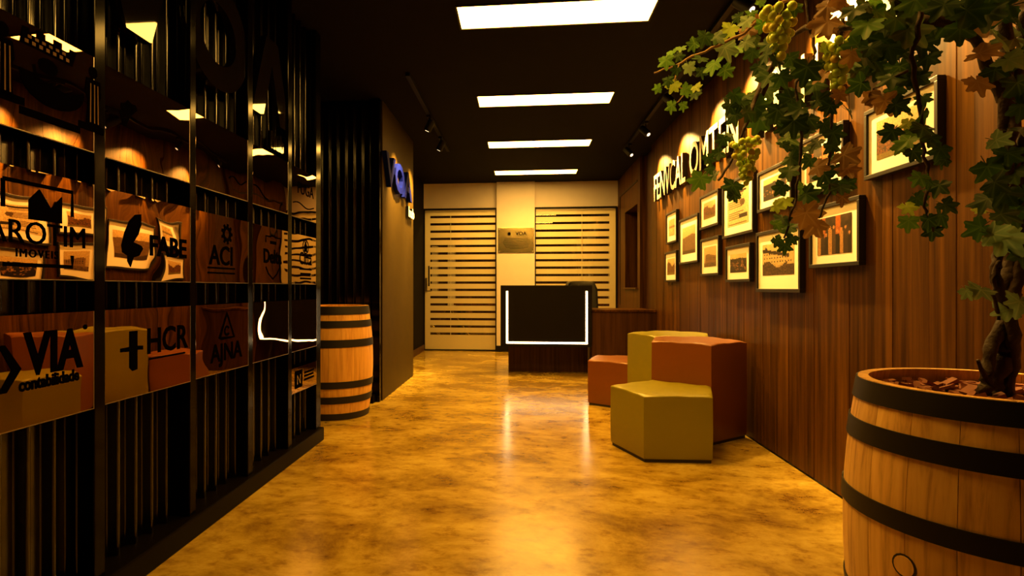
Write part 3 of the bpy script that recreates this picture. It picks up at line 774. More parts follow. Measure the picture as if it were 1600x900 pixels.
def picture(y_near, y_far, z0, z1, kind, seed, label, mount, fw=.02):
    """frame seen on the right wall; y_far is its left edge as seen"""
    xf = 1.555
    t = empty('picture_frame', (1.586, (y_near + y_far) / 2, z0), label, 'picture', 'framed photographs on the walnut wall')
    for a, b, c, d in ((y_near, y_far, z0, z0 + fw), (y_near, y_far, z1 - fw, z1), (y_near, y_near + fw, z0 + fw, z1 - fw), (y_far - fw, y_far, z0 + fw, z1 - fw)):
        MB().box(xf, 1.586, a, b, c, d).build('frame_side', M['frame'], t, bevel=.002)
    MB().box(xf + .010, xf + .022, y_near + fw, y_far - fw, z0 + fw, z1 - fw).build('mount', M['mat'], t)
    my, mz0, mz1 = mount
    a, b, c, d = y_near + fw + my, y_far - fw - my, z0 + fw + mz0, z1 - fw - mz1
    nx = 56; ny = max(12, int(nx * (d - c) / (b - a)))
    im = pic(nx, ny, kind, seed)
    vs = []; fs = []
    X = xf + .009
    for j in range(ny + 1):
        for i in range(nx + 1): vs.append((X, b - (b - a) * i / nx, c + (d - c) * j / ny))
    for j in range(ny):
        for i in range(nx):
            k = j * (nx + 1) + i; fs.append((k, k + 1, k + nx + 2, k + nx + 1))
    mb = MB().add(vs, fs)
    off = origin_of(t)
    me = mb.mesh('print', off, False); me.materials.append(M['print'])
    at = me.color_attributes.new('tone', 'FLOAT_COLOR', 'CORNER')
    cols = np.ones((len(fs) * 4, 4), np.float32); cols[:, :3] = np.repeat(im.reshape(-1, 3), 4, axis=0)
    at.data.foreach_set('color', cols.ravel())
    place('print', me, t)
    return t
S = (.06, .055, .055)
picture(6.01, 6.43, 1.52, 1.85, 'mist', 1, 'small frame with a pale hazy print, farthest of the upper photos', (.07, .06, .06))
picture(6.015, 6.485, 1.115, 1.435, 'trees', 2, 'small frame with a trees print, lowest and farthest of the photos', S)
picture(5.30, 5.91, 1.28, 1.72, 'field', 3, 'upright frame with a hazy hillside print, second column from the far end', (.075, .075, .07))
picture(4.765, 5.248, 1.556, 1.845, 'trees', 4, 'small frame with a bright landscape print above the old building photo', (.07, .06, .05))
picture(4.755, 5.225, 1.153, 1.471, 'building', 5, 'small frame with an old dark building print, third column lower', S)
picture(4.07, 4.672, 1.43, 1.85, 'paper', 6, 'upright frame with a newspaper page, just left of the grapes', (.075, .06, .06))
picture(4.123, 4.60, 1.094, 1.363, 'crowd', 7, 'small frame with a crowd print under the newspaper page', (.06, .05, .045))
picture(3.516, 4.0, 1.545, 1.81, 'crowd', 8, 'frame with a group portrait, upper row right of the newspaper page', (.06, .045, .045))
picture(2.97, 3.43, 1.55, 1.868, 'people', 9, 'frame mostly hidden behind the hanging vine leaves', S)
picture(3.408, 4.02, 1.023, 1.415, 'hotel', 10, 'large low frame with a long white building on a hill', (.065, .085, .065), .022)
picture(2.837, 3.307, 1.156, 1.482, 'people', 11, 'frame with people shaking hands in a room, lower row nearest', (.055, .045, .05), .02)
picture(2.331, 2.80, 1.539, 1.852, 'trees', 12, 'nearest frame, an autumn park view at upper right', (.06, .055, .05), .02)

# ------------------------------------------------------------------ RECEPTION DESK
t = empty('reception_desk', (.3, 7.2, 0), 'black reception desk front outlined by a glowing light strip', 'desk')
FY = 6.95
MB().box(-.253, .831, FY, FY + .06, .345, 1.07).build('front_panel', M['deskfront'], t, bevel=.003)
MB().box(-.253, -.20, FY + .06, FY + .70, .345, 1.07).build('side_panel', M['deskfront'], t, bevel=.003)
MB().box(.78, .831, FY + .06, FY + .42, .345, 1.07).build('side_panel', M['deskfront'], t, bevel=.003)
MB().box(-.253, .831, FY, FY + .42, 1.07, 1.082).build('counter_top', M['deskfront'], t, bevel=.003)
MB().box(-.20, .82, FY + .06, FY + .75, .70, .735).build('work_surface', M['wooddark'], t)
MB().box(-.165, .82, 7.29, 7.33, 0, .345).build('plinth', M['wooddark'], t)
MB().box(-.165, -.13, 7.33, 7.75, 0, .345).build('plinth_side', M['wooddark'], t)
lx0, lx1, lz0, lz1, lw = -.184, .779, .383, 1.012, .021
MB().box(lx0, lx0 + lw, FY - .006, FY + .002, lz0, lz1).build('light_strip', M['led'], t)
MB().box(lx1 - lw, lx1, FY - .006, FY + .002, lz0, lz1).build('light_strip', M['led'], t)
MB().box(lx0 + lw, lx1 - lw, FY - .006, FY + .002, lz0, lz0 + lw).build('light_strip', M['led'], t)
t = empty('side_counter', (1.2, 7.2, 0), 'lower walnut counter joining the black desk to the photo wall', 'counter')
MB().box(.835, 1.585, 7.00, 7.04, 0, .765).build('front_panel', M['wooddark'], t)
MB().box(.835, 1.585, 6.985, 7.26, .765, .79).build('counter_top', M['wood'], t, bevel=.003)
MB().box(.835, 1.55, 7.275, 7.62, .765, .79).build('counter_top', M['wood'], t, bevel=.003)
MB().box(.84, .88, 7.04, 7.60, 0, .765).build('end_panel', M['wooddark'], t)

# office chair behind the desk
t = empty('office_chair', (.80, 8.25, 0), 'black office chair behind the reception desk', 'chair')
bk = []
n = 8
mb = MB(); vs = []; fs = []
for j in range(11):
    for i in range(n + 1):
        a = -1 + 2 * i / n; q = j / 10
        hw = .22 * (1 - .10 * q - (.22 if j == 10 else .08 if j == 9 else 0) * (abs(a) ** 3))
        z = .56 + .585 * q - (.03 * abs(a) ** 4 if j > 8 else 0)
        vs.append((.80 + a * hw, 7.93 + .10 * (1 - a * a) * .8 + .02 * q, z))
for j in range(10):
    for i in range(n): k = j * (n + 1) + i; fs.append((k, k + 1, k + n + 2, k + n + 1))
o = mb.add(vs, fs).build('backrest', M['chair'], t, smooth=60); sm = o.modifiers.new('thick', 'SOLIDIFY'); sm.thickness = .045
o = MB().box(.56, 1.04, 8.02, 8.50, .44, .51).build('seat', M['chair'], t, bevel=.025, seg=3)
MB().tube([(.80, 8.25, .10), (.80, 8.25, .44)], .028, 12).build('gas_column', M['steel'], t, smooth=40)
MB().tube([(.80, 8.04, .42), (.80, 7.98, .60)], .022).build('back_bracket', M['black'], t)
for s in (-1, 1):
    MB().tube([(.80 + s * .25, 8.25, .47), (.80 + s * .28, 8.25, .66)], .014).build('arm_post', M['black'], t)
    MB().box(.80 + s * .28 - .03, .80 + s * .28 + .03, 8.08, 8.36, .66, .69).build('arm_pad', M['chair'], t, bevel=.01)
for k in range(5):
    a = 2 * PI * k / 5 + .3; p = Vector((.80 + .29 * math.cos(a), 8.25 + .29 * math.sin(a), .075))
    MB().tube([(.80, 8.25, .11), p], [.026, .016]).build('base_leg', M['black'], t)
    MB().tube([p + Vector((-.02, 0, -.045)), p + Vector((.02, 0, -.045))], .030, 12).build('caster', M['black'], t)

# plaque on the column
t = empty('brass_plaque', (-.09, 9.495, 1.63), 'brass plaque lettered VOA screwed to the cream column', 'plaque')
PM = lambda x0, z0, yy=9.489: (lambda a, b, c: (x0 + a, yy - c, z0 + b))
MB().box(-.385, .205, 9.489, 9.499, 1.63, 2.04).build('plate', M['brass'], t, bevel=.002)
write(t, 'VOA', .085, PM(-.01, 1.915), M['ink'], .001, bold=.002)
MB().add([(-.205 + .028 * math.cos(q), 9.488, 1.94 + .028 * math.sin(q)) for q in [2 * PI * i / 12 for i in range(12)]], [tuple(range(12))]).build('round_emblem', M['ink'], t)
for i in range(9):
    hw = .23 - .012 * abs(i - 3) - (.05 if i == 8 else 0)
    MB().box(-.08 - hw, -.08 + hw, 9.4882, 9.489, 1.862 - i * .021, 1.868 - i * .021).build('text_line', M['ink'], t)
for x in (-.365, .185):
    for z in (1.65, 2.02): MB().tube([(x, 9.489, z), (x, 9.484, z)], .010, 10).build('screw', M['steel'], t)

# ------------------------------------------------------------------ PENTAGON POUFS
s_ = .41
def pent(A, ang, left=True):
    """five corners from A, first side along ang degrees"""
    p = [Vector(A)]; a = math.radians(ang)
    for k in range(4):
        p.append(p[-1] + s_ * Vector((math.cos(a), math.sin(a)))); a += math.radians(72 if left else -72)
    return p
A = (1.252, 3.960)
front = pent(A, 146, True)
redp = pent(A, 146, False)
Ev, Dv = redp[2], redp[3]
green = pent(tuple(redp[2]), math.degrees(math.atan2(redp[3].y - redp[2].y, redp[3].x - redp[2].x)), True)
Fv = green[4]; Gv = green[3]
small = pent(tuple(Fv), math.degrees(math.atan2(Gv.y - Fv.y, Gv.x - Fv.x)), True)
small = [p + Vector((.045, .07)) for p in small]
def pouf(ring_, ht, m, label):
    c = sum(ring_, Vector((0, 0))) / 5
    t = empty('pouf', (c.x, c.y, 0), label, 'pouf', 'pentagonal leather poufs by the photo wall')
    R = [c + (p - c) * .985 for p in ring_]
    def sub(f, n=6):
        q = []
        for i in range(5):
            a, b = R[i], R[(i + 1) % 5]
            for k in range(n): q.append(c + (a + (b - a) * k / n - c) * f)
        return q
    mb = MB(); levels = [(.02, .985), (.03, 1.0), (ht * .5, 1.006), (ht - .012, 1.0)]
    rr = [sub(f) for _, f in levels]; N_ = len(rr[0]); vs = []; fs = []
    for (z, f), q in zip(levels, rr):
        vs += [(p.x, p.y, z) for p in q]
    for l in range(len(levels) - 1):
        for i in range(N_): fs.append((l * N_ + i, l * N_ + (i + 1) % N_, (l + 1) * N_ + (i + 1) % N_, (l + 1) * N_ + i))
    fs.append(tuple(range(N_))[::-1])
    mb.add(vs, fs).build('side_cover', m, t, smooth=30)
    # top panel, softly crowned with puckered corners
    vs = []; fs = []; L2 = [(1.0, -.014), (1.004, -.006), (.992, 0), (.9, .004), (.6, .008), (.25, .010)]
    for f, dz in L2:
        for i, p in enumerate(sub(f)):
            pk = .004 * math.sin(i * 2.1 + c.x * 9) if f > .85 else 0
            vs.append((p.x, p.y, ht + dz - (.006 if (i % 6 == 0 and f > .95) else 0) + pk * .6))
    for l in range(len(L2) - 1):
        for i in range(N_): fs.append((l * N_ + i, l * N_ + (i + 1) % N_, (l + 1) * N_ + (i + 1) % N_, (l + 1) * N_ + i))
    fs.append(tuple(range((len(L2) - 1) * N_, len(L2) * N_)))
    MB().add(vs, fs).build('top_cover', m, t, smooth=50)
    MB().prism([tuple(c + (p - c) * .97) for p in R], lambda a, b: (a, b, 0), lambda a, b: (a, b, .021)).build('base_board', M['dark_base'], t)
pouf(front, .40, M['olive'], 'low olive green pentagonal pouf in front of the tall orange one')
pouf(redp, .675, M['orange'], 'tall orange pentagonal pouf against the walnut wall')
pouf(green, .675, M['olive'], 'tall olive green pentagonal pouf behind the tall orange one')
pouf(small, .40, M['orange'], 'low orange pentagonal pouf nearest the desk')

# ------------------------------------------------------------------ BARRELS
def brad(z, Hh, r_end, r_mid): 
    q = (z / Hh - .5) * 2
    return r_mid - (r_mid - r_end) * q * q
def barrel(name, cx, cy, Hh, r_end, r_mid, cut, hoops, nst, m, label, rot=0.0, lid=True):
    t = empty(name, (cx, cy, 0), label, 'barrel')
    zs = [cut * i / 12 for i in range(13)]
    da = 2 * PI / nst; th = .026; gap = .0006
    prof = [(brad(z, Hh, r_end, r_mid), z) for z in zs]
    vs = []; fs = []
    NA = 3
    for k in range(NA + 1):
        a = gap / .3 + (da - 2 * gap / .3) * k / NA
        edge = .0010 if k in (0, NA) else 0
        for r, z in prof: vs.append(((r - edge) * math.cos(a), (r - edge) * math.sin(a), z))
        for r, z in prof: vs.append(((r - th) * math.cos(a), (r - th) * math.sin(a), z))
    P = 2 * len(prof); n1 = len(prof)
    for k in range(NA):
        for i in range(n1 - 1):
            fs.append((k * P + i, (k + 1) * P + i, (k + 1) * P + i + 1, k * P + i + 1))
            fs.append((k * P + n1 + i, k * P + n1 + i + 1, (k + 1) * P + n1 + i + 1, (k + 1) * P + n1 + i))
        fs.append((k * P, k * P + n1, (k + 1) * P + n1, (k + 1) * P))
        fs.append((k * P + n1 - 1, (k + 1) * P + n1 - 1, (k + 1) * P + P - 1, k * P + P - 1))
    for k in (0, NA):
        for i in range(n1 - 1): fs.append((k * P + i, k * P + i + 1, k * P + n1 + i + 1, k * P + n1 + i))
    me = MB().add(vs, fs).mesh('stave'); me.materials.append(m); me.shade_smooth(); me.set_sharp_from_angle(angle=math.radians(40))
    for k in range(nst): place('stave', me, t, (0, 0, 0), (0, 0, rot + k * da))
    for z0, z1 in hoops:
        r0, r1 = brad(z0, Hh, r_end, r_mid), brad(z1, Hh, r_end, r_mid); rm = brad((z0 + z1) / 2, Hh, r_end, r_mid)
        MB().lathe([(r0 + .0005, z0), (r0 + .0042, z0), (rm + .0042, (z0 + z1) / 2), (r1 + .0042, z1), (r1 + .0005, z1), (rm + .0005, (z0 + z1) / 2)], 56, (cx, cy, 0), close=True).build('hoop', M['hoop'], t, smooth=40)
        for q in (0.0, .05): 
            a = rot - 2.1 + q
            p = Vector((cx + (rm + .004) * math.cos(a), cy + (rm + .004) * math.sin(a), (z0 + z1) / 2)); d = Vector((math.cos(a), math.sin(a), 0))
            MB().tube([p, p + d * .003], .006, 8).build('rivet', M['hoop'], t)
    if lid:
        zl = cut - .03; r = brad(zl, Hh, r_end, r_mid) - th - .001
        nb = 7; wd = 2 * r / nb
        for k in range(nb):
            x0, x1 = -r + k * wd + .001, -r + (k + 1) * wd - .001
            pts = []
            for x in np.linspace(x0, x1, 4): pts.append((x, -math.sqrt(max(0, r * r - x * x))))
            for x in np.linspace(x1, x0, 4): pts.append((x, math.sqrt(max(0, r * r - x * x))))
            if k in (0, nb - 1): pts = [p for i, p in enumerate(pts) if i == 0 or (Vector(p) - Vector(pts[i - 1])).length > 1e-5]
            MB().prism(pts, lambda a, b: (cx + a, cy + b, zl - .02), lambda a, b: (cx + a, cy + b, zl)).build('head_board', m, t)
    else:
        r = brad(.76, Hh, r_end, r_mid) - th - .001
        MB().lathe([(.001, .60), (r, .60), (r, .752), (.001, .758)], 32, (cx, cy, 0)).build('soil', M['soil'], t)
    return t
barrel('wine_barrel', -1.565, 4.695, .905, .285, .325, .905, [(0.004, .055), (.135, .19), (.255, .31), (.58, .64), (.735, .79), (.838, .903)], 20, M['oakred'], 'pale oak barrel with black hoops standing in the dark niche', .2)
BC = (1.237, 1.640)
pb = barrel('planter_barrel', BC[0], BC[1], .80, .300, .337, .80, [(.004, .052), (.190, .237), (.453, .502), (.637, .690), (.744, .7985)], 20, M['oak'], 'large cut oak barrel planter with black hoops at the right edge', .1, False)
# bung in the side of the big barrel
def hit(u, v, r):
    a_ = (u - 725) / 900; dx, dy = a_ * math.cos(YAW) - math.sin(YAW), a_ * math.sin(YAW) + math.cos(YAW)
    A2, B2, C2 = dx * dx + dy * dy, dx * BC[0] + dy * BC[1], BC[0] ** 2 + BC[1] ** 2 - r * r
    k_ = (B2 - math.sqrt(B2 * B2 - A2 * C2)) / A2
    return Vector((dx * k_, dy * k_, H + k_ * (450 - v) / 900))
pt = hit(1414, 884, .333); dv = Vector((pt.x - BC[0], pt.y - BC[1], 0)).normalized()
MB().tube([pt - dv * .01, pt + dv * .0035], .029, 18).build('bung_rim', M['dark_base'], pb, smooth=40)
MB().tube([pt - dv * .01, pt + dv * .005], .024, 18).build('bung', M['oak'], pb, smooth=40)
# bark chips
mb = MB(); rnd = random.Random(3)
for i in range(240):
    q = rnd.random() * 2 * PI; r = .258 * math.sqrt(rnd.random()); x, y = BC[0] + r * math.cos(q), BC[1] + r * math.sin(q)
    l, w_, hh = rnd.uniform(.015, .04), rnd.uniform(.008, .018), rnd.uniform(.003, .006); az = rnd.random() * PI; ti = rnd.uniform(-.5, .5)
    R = Matrix.Rotation(az, 3, 'Z') @ Matrix.Rotation(ti, 3, 'Y'); z = .762 + rnd.uniform(-.004, .012)
    co = [(-l, -w_ * .6, -hh), (l * .8, -w_, -hh), (l, w_ * .5, -hh), (-l * .7, w_, -hh)]
    vs = [R @ Vector(p) + Vector((x, y, z)) for p in co] + [R @ Vector((p[0], p[1], hh)) + Vector((x, y, z)) for p in co]
    mb.add(vs, [(3, 2, 1, 0), (4, 5, 6, 7), (0, 1, 5, 4), (1, 2, 6, 5), (2, 3, 7, 6), (3, 0, 4, 7)])
tag(mb.build('bark_chips', M['mulch'], pb), 'reddish bark chips', None, None, 'stuff')

# ------------------------------------------------------------------ GRAPE VINE
cth, sth = math.cos(YAW), math.sin(YAW)
def at(u, v, k):
    """a point k metres in front of the viewpoint along the view axis"""
    a, b = (u - 725) / 900, (450 - v) / 900
    return Vector((k * (a * cth - sth), k * (a * sth + cth), H + k * b))
VB = (1.24, 1.64, .76)
vine = empty('grape_vine', VB, 'leafy artificial grape vine growing from the large planter barrel', 'vine')
def smoothpath(pts, sub=5, jit=.0, seed=1):
    r = random.Random(seed); pts = [Vector(p) for p in pts]; out = []
    for i in range(len(pts) - 1):
        p0, p1, p2, p3 = pts[max(i - 1, 0)], pts[i], pts[i + 1], pts[min(i + 2, len(pts) - 1)]
        for k in range(sub):
            t_ = k / sub
            q = .5 * ((2 * p1) + (-p0 + p2) * t_ + (2 * p0 - 5 * p1 + 4 * p2 - p3) * t_ * t_ + (-p0 + 3 * p1 - 3 * p2 + p3) * t_ ** 3)
            out.append(q + Vector((r.uniform(-jit, jit), r.uniform(-jit, jit), r.uniform(-jit, jit))))
    out.append(pts[-1]); return out
def limb(nm, pts, r0, r1, m, jit=.004, seed=1, n=7):
    p = smoothpath(pts, 5, jit, seed); L_ = len(p) - 1; rr = random.Random(seed + 9)
    MB().tube(p, [(r0 + (r1 - r0) * i / L_) * rr.uniform(.85, 1.15) for i in range(L_ + 1)], n).build(nm, m, vine, smooth=60)
# trunk: twisted stems
limb('trunk', [at(1556, 622, 1.50), at(1562, 560, 1.50), at(1575, 490, 1.50), at(1580, 420, 1.50), at(1588, 330, 1.49), at(1580, 250, 1.48), at(1568, 160, 1.47), at(1572, 60, 1.46), at(1560, -40, 1.45)], .023, .014, M['bark'], .005, 1, 9)
limb('trunk', [at(1540, 620, 1.47), at(1543, 570, 1.48), at(1562, 510, 1.49), at(1590, 450, 1.48), at(1596, 350, 1.48), at(1575, 270, 1.46), at(1590, 150, 1.46), at(1600, 20, 1.46)], .016, .012, M['bark'], .004, 2, 8)
limb('trunk', [at(1572, 622, 1.49), at(1586, 560, 1.48), at(1580, 500, 1.46), at(1557, 440, 1.47), at(1560, 390, 1.48), at(1590, 320, 1.48), at(1600, 200, 1.47)], .015, .010, M['bark'], .004, 3, 8)
limb('branch', [at(1540, 590, 1.47), at(1530, 570, 1.46), at(1527, 562, 1.46)], .006, .004, M['bark'], .001, 4)
limb('branch', [at(1566, 160, 1.47), at(1520, 60, 1.48), at(1450, 30, 1.45), at(1380, 50, 1.6), at(1300, 40, 1.75), at(1230, 60, 1.95), at(1190, 150, 2.05)], .014, .008, M['bark'], .006, 5)
limb('branch', [at(1560, -40, 1.45), at(1480, -30, 1.5), at(1380, -30, 1.6), at(1290, -20, 1.85), at(1215, 10, 2.1), at(1165, 50, 2.2), at(1110, 75, 2.25), at(1065, 98, 2.28), at(1022, 114, 2.3)], .012, .003, M['twig'], .005, 6)
limb('branch', [at(1062, 100, 2.28), at(1054, 130, 2.26), at(1070, 142, 2.25), at(1058, 160, 2.24)], .0035, .002, M['twig'], .003, 7)
limb('branch', [at(1190, 120, 2.05), at(1172, 180, 2.0), at(1150, 235, 2.0), at(1122, 282, 2.0)], .008, .004, M['bark'], .004, 8)
limb('branch', [at(1255, -10, 1.85), at(1265, 40, 1.85), at(1272, 90, 1.83), at(1245, 130, 1.82), at(1250, 200, 1.8), at(1248, 270, 1.8), at(1240, 320, 1.8), at(1225, 372, 1.8)], .006, .003, M['bark'], .004, 9)
limb('branch', [at(1322, -10, 1.75), at(1312, 60, 1.74), at(1300, 130, 1.73), at(1298, 200, 1.72), at(1294, 260, 1.72), at(1296, 300, 1.72), at(1280, 340, 1.72)], .006, .003, M['bark'], .004, 10)
limb('branch', [at(1440, 20, 1.42), at(1428, 90, 1.43), at(1436, 160, 1.44), at(1442, 220, 1.45), at(1450, 280, 1.45), at(1446, 330, 1.45), at(1458, 362, 1.45)], .006, .003, M['bark'], .004, 11)
limb('branch', [at(1420, 110, 1.44), at(1385, 128, 1.5), at(1365, 140, 1.55)], .004, .002, M['bark'], .003, 12)
limb('branch', [at(1560, 400, 1.47), at(1553, 450, 1.46), at(1560, 500, 1.46)], .006, .004, M['bark'], .003, 13)

# leaf meshes
def leaf_mesh(seed):
    r = random.Random(seed)
    lob = [(90, 1.0), (66, .60), (38, .92), (14, .52), (-18, .78), (-48, .50), (-72, .45), (-90, .12)]
    half = []
    for i in range(len(lob) - 1):
        (a0, r0), (a1, r1) = lob[i], lob[i + 1]
        for k in range(3):
            q = k / 3; rr = r0 + (r1 - r0) * q + (.05 if k == 1 else -.03 if k == 2 else 0) + r.uniform(-.03, .03)
            half.append((a0 + (a1 - a0) * q, rr))
    half.append(lob[-1])
    ringp = [(rr * math.cos(math.radians(a)), rr * math.sin(math.radians(a))) for a, rr in half]
    left = [(-x, y_) for x, y_ in ringp[::-1]][:-1]
    ringp = ringp + left[1:] if abs(ringp[-1][0]) < 1e-3 else ringp + left
    ringp = [(x, y_) for x, y_ in ringp]
    cup = r.uniform(.05, .35); cv = r.uniform(-.25, .35); tw = r.uniform(-.3, .3)
    def zf(x, y_): 
        rr = math.hypot(x, y_)
        return cup * abs(x) * .55 - cv * y_ * y_ * .5 + tw * x * y_ + .05 * math.sin(5 * math.atan2(y_, x) + seed) * rr
    n = len(ringp); vs = [(0, -.05, 0)]; vein = [1.0]
    lobes = [math.radians(a) for a in (90, 38, 142, -18, 198)]
    def vn(x, y_):
        a = math.atan2(y_, x)
        return 1 - min(abs(math.atan2(math.sin(a - q), math.cos(a - q))) for q in lobes) * 1.6
    for f in (.5, 1.0):
        for x, y_ in ringp:
            px_, py_ = x * f, y_ * f
            vs.append((px_, py_, zf(px_, py_))); vein.append(max(0, vn(px_, py_)))
    fs = [(0, 1 + i, 1 + (i + 1) % n) for i in range(n)] + [(1 + i, 1 + n + i, 1 + n + (i + 1) % n, 1 + (i + 1) % n) for i in range(n)]
    # stalk
    k = len(vs); q = .025
    st = [(-q, -.05, 0), (q, -.05, 0), (0, -.05, -q * 1.6), (-q * .7, -.62, -.18), (q * .7, -.62, -.18), (0, -.62, -.18 - q)]
    vs += st; vein += [1] * 6; fs += [(k, k + 1, k + 4, k + 3), (k + 1, k + 2, k + 5, k + 4), (k + 2, k, k + 3, k + 5)]
    me = bpy.data.meshes.new('leaf'); me.from_pydata(vs, [], fs)
    at_ = me.attributes.new('vein', 'FLOAT', 'POINT'); at_.data.foreach_set('value', vein)
    me.shade_smooth(); me.set_sharp_from_angle(angle=math.radians(50))
    return me
base_leaves = [leaf_mesh(s) for s in range(7)]
LM_ = {}
def leafm(sh, mi):
    if (sh, mi) not in LM_:
        me = base_leaves[sh].copy(); me.materials.append(LEAF[mi]); LM_[(sh, mi)] = me
    return LM_[(sh, mi)]
lr = random.Random(21)
voff = origin_of(vine)
def leaf(u, v, s, k, mi):
    k *= lr.uniform(.955, 1.045)
    p = at(u, v, k)
    p.x = min(p.x, 1.50)
    R = s / 900 * k * .60
    # facing roughly into the room, tip hanging down
    nrm = Vector((-.35 + lr.gauss(0, .55), -1 + lr.gauss(0, .25), .25 + lr.gauss(0, .40))).normalized()
    tip = Vector((lr.gauss(0, .75), lr.gauss(0, .2), -1.0 + lr.gauss(0, .35)))
    tip = (tip - nrm * tip.dot(nrm)).normalized(); xa = tip.cross(nrm)
    m3 = Matrix((xa, tip, nrm)).transposed()
    o = place('leaf', leafm(lr.randrange(7), mi), vine, p - voff, m3.to_euler(), R)
G, D_, Yl, Br, Gy = range(5)
for q in [  # left branch
    (1041,94,28,G),(1050,81,22,G),(1064,75,20,G),(1085,68,26,G),(1101,57,32,D_),(1119,58,30,D_),(1140,45,32,Yl),(1153,26,22,D_),(1174,21,26,G),(1167,32,28,Gy),(1170,47,36,Br),(1189,32,30,Br),
    (1133,75,42,Gy),(1116,100,36,G),(1133,110,28,G),(1095,91,28,D_),(1076,104,26,Gy),(1095,111,24,D_),(1059,87,22,D_),(1057,108,20,D_),(1044,125,22,D_),(1053,132,26,Yl),(1029,138,18,G),(1070,140,26,G),(1087,136,22,Yl),(1087,147,24,D_),
    (1050,164,26,G),(1067,164,20,G),(1165,66,28,Gy),(1176,81,32,D_),(1186,104,30,D_),(1153,76,26,G),(1187,3,20,G),(1200,70,30,D_),(1196,110,34,D_),(1180,60,30,D_),(1205,30,28,G)]: leaf(*q[:3], 2.25, q[3])
for q in [  # strand with the small bunch
    (1147,148,30,D_),(1140,164,34,D_),(1167,151,38,D_),(1180,167,46,D_),(1148,178,36,D_),(1187,185,46,D_),(1204,178,38,D_),(1167,175,34,D_),(1133,214,24,D_),(1106,247,26,D_),(1123,239,22,D_),(1094,279,38,G),(1117,273,28,D_),(1145,290,40,D_),(1147,305,26,D_),(1130,217,26,D_),(1125,239,24,D_),(1195,140,40,D_),(1200,120,36,D_),(1110,262,24,D_),(1158,160,30,D_)]: leaf(*q[:3], 2.02, q[3])
for q in [  # long hanging strand
    (1236,155,46,D_),(1215,172,38,D_),(1241,189,48,D_),(1263,186,42,D_),(1230,217,38,G),(1260,203,32,D_),(1224,226,28,D_),(1266,230,28,D_),(1236,247,36,D_),(1266,250,32,D_),(1233,267,34,D_),(1222,292,30,D_),(1260,303,40,D_),(1255,292,26,G),(1227,314,26,Yl),(1212,322,24,Yl),(1260,333,50,Br),(1274,350,46,Br),(1222,342,32,D_),(1213,350,26,G),(1233,355,28,D_),(1213,375,26,D_),(1226,383,28,D_),(1238,372,24,D_),
    (1197,85,32,D_),(1212,91,38,D_),(1235,91,34,D_),(1242,106,28,D_),(1235,147,50,D_),(1261,106,52,D_),(1278,106,36,D_),(1273,132,38,D_),(1242,11,28,G),(1191,38,28,G),(1220,120,36,D_),(1250,170,40,D_),(1225,200,30,D_),(1245,232,30,D_)]: leaf(*q[:3], 1.82, q[3])
for q in [  # second hanging strand
    (1299,158,38,D_),(1324,172,32,D_),(1288,194,32,D_),(1302,208,38,D_),(1277,222,28,D_),(1299,228,32,D_),(1319,242,46,Br),(1297,247,26,D_),(1324,264,38,Br),(1288,272,36,D_),(1297,289,32,D_),(1313,292,36,D_),(1324,286,30,D_),(1316,308,28,Br),(1277,261,36,Br),(1306,262,30,D_),
    (1293,9,42,Br),(1293,34,52,Br),(1278,38,38,Br),(1297,47,36,Br),(1318,38,36,Br),(1331,43,32,Br),(1331,62,26,G),(1346,106,54,D_),(1337,113,38,D_),(1330,125,40,Br),(1312,147,30,Br),(1286,117,32,Br),(1278,157,38,D_),(1297,165,32,D_),(1286,75,26,Yl)]: leaf(*q[:3], 1.74, q[3])
for q in [  # mass at the top
    (1369,19,60,G),(1356,38,52,G),(1380,41,60,D_),(1344,28,38,D_),(1388,75,52,D_),(1376,151,42,Br),(1393,121,46,D_),(1361,149,32,Br),(1367,3,52,G),(1417,11,62,D_),(1455,12,50,D_),(1419,48,66,Gy),(1442,33,52,D_),(1439,69,52,D_),(1406,105,56,D_),(1425,100,52,D_),(1417,122,46,D_),(1381,64,52,D_),(1350,90,50,D_),(1383,158,44,Br),(1400,164,38,D_),(1414,172,26,G),(1419,192,28,Yl),(1400,30,50,D_),(1360,75,46,D_),(1335,15,44,D_),(1310,0,44,Br),(1408,80,46,D_),(1340,70,44,D_),(1365,95,46,D_),(1395,0,54,D_),(1430,0,54,G),(1460,50,44,D_),(1450,90,40,D_),(1372,110,40,D_),(1330,85,36,Br),(1435,120,40,D_),(1352,5,46,D_),(1400,140,36,D_),(1345,130,40,D_)]: leaf(*q[:3], 1.50, q[3])
for q in [  # third hanging strand
    (1394,205,38,D_),(1442,178,42,D_),(1442,200,40,D_),(1419,219,36,G),(1406,228,30,G),(1442,153,28,D_),(1469,233,36,D_),(1427,237,36,D_),(1470,247,32,D_),(1477,250,22,D_),(1437,277,32,G),(1467,290,38,D_),(1450,283,28,D_),(1433,310,32,D_),(1417,323,30,Yl),(1443,323,26,D_),(1477,320,36,D_),(1420,345,34,G),(1450,343,36,D_),(1470,337,42,D_),(1457,360,32,D_),(1455,215,32,D_),(1425,205,30,G)]: leaf(*q[:3], 1.45, q[3])
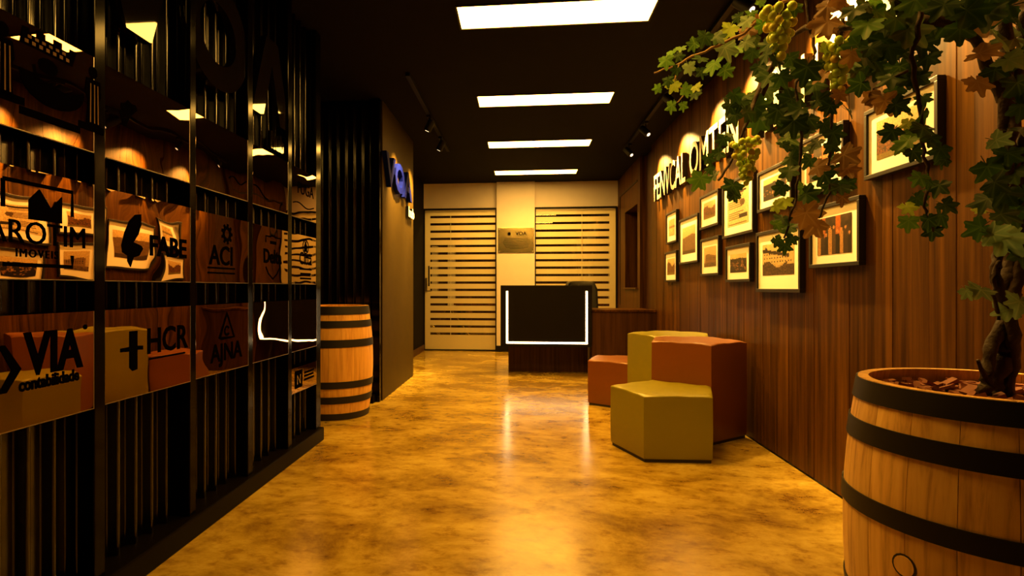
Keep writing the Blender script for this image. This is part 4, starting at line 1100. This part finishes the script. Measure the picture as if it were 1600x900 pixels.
for q in [  # round the trunk
    (1552,55,76,Gy),(1527,128,48,Br),(1532,83,54,Br),(1577,94,54,Gy),(1512,17,62,D_),(1571,11,64,D_),(1592,40,64,D_),(1557,219,38,Gy),(1593,205,54,D_),(1543,261,52,D_),(1582,267,54,D_),(1543,311,50,D_),(1571,300,54,D_),(1532,328,24,Yl),(1588,328,54,D_),(1532,355,46,D_),(1568,370,66,Gy),(1552,366,48,Gy),(1510,455,28,Gy),(1532,453,46,Gy),(1593,472,54,Gy),(1577,483,42,Gy),(1540,20,60,D_),(1590,130,56,D_),(1555,285,46,D_),(1596,395,50,D_),(1565,335,50,D_),(1485,30,56,D_),(1500,45,46,D_),(1475,8,54,D_),(1530,35,56,Br),(1555,110,50,D_),(1600,90,60,D_),(1500,5,50,D_),(1596,165,50,D_),(1548,-5,60,D_),(1583,60,56,Gy),(1575,240,46,D_),(1600,300,50,D_)]: leaf(*q[:3], 1.40, q[3])

# grapes
gm = MB().sphere((0, 0, 0), 1.0, 12, 8, 1.12).mesh('grape'); gm.materials.append(M['grape']); gm.shade_smooth()
def bunch(u, v0, v1, wpx, k, dpx, n, seed):
    top = at(u, v0, k); bot = at(u, v1, k); Lh = top.z - bot.z; Wd = wpx / 900 * k; r = dpx / 900 * k / 2
    b = empty('grape_bunch', top - voff); b.parent = vine; b['label'] = 'bunch of green grapes'
    rr = random.Random(seed)
    MB().tube([top + Vector((0, 0, .03)), top, bot + Vector((0, 0, Lh * .25))], [.003, .0025, .001], 6).build('bunch_stalk', M['twig'], b)
    pts = []; tries = 0
    while len(pts) < n and tries < 6000:
        tries += 1
        q = rr.random(); hw = Wd / 2 * (1 - .72 * q ** 1.4) - r * .4
        a = rr.random() * 2 * PI; rad = max(0, hw) * math.sqrt(rr.uniform(.35, 1))
        p = Vector((rad * math.cos(a), rad * math.sin(a), -q * (Lh - r) - r * .5))
        if all((p - o_).length > r * 1.55 for o_ in pts): pts.append(p)
    for p in pts:
        o = place('grape', gm, b, p, (rr.uniform(-.6, .6), rr.uniform(-.6, .6), 0), r * rr.uniform(.92, 1.08))
bunch(1166, 218, 288, 44, 1.98, 9.5, 46, 4)
bunch(1218, 14, 98, 50, 1.78, 14, 34, 5)
bunch(1310, 64, 146, 42, 1.70, 13, 30, 6)

# ------------------------------------------------------------------ behind the glass
t = empty('trestle', (-1.3, 9.70, 0), 'slanting brass coloured bars of a trestle behind the glass door', 'trestle')
MB().tube([(-1.63, 9.70, .56), (-1.20, 9.70, .03)], .022).build('leg', M['brass'], t)
MB().tube([(-1.23, 9.70, .75), (-.72, 9.70, .03)], .009).build('leg', M['brass'], t)
MB().tube([(-1.23, 9.70, .75), (-1.72, 9.70, .03)], .009).build('leg', M['brass'], t)
t = empty('meeting_table', (.2, 11.6, 0), 'wooden table in the room behind the glass', 'table')
MB().box(-1.3, 1.8, 11.0, 12.2, .72, .76).build('table_top', M['wood'], t, bevel=.004)
for x in (-1.2, 1.7):
    for y in (11.1, 12.1): MB().box(x - .03, x + .03, y - .03, y + .03, 0, .72).build('leg', M['black'], t)
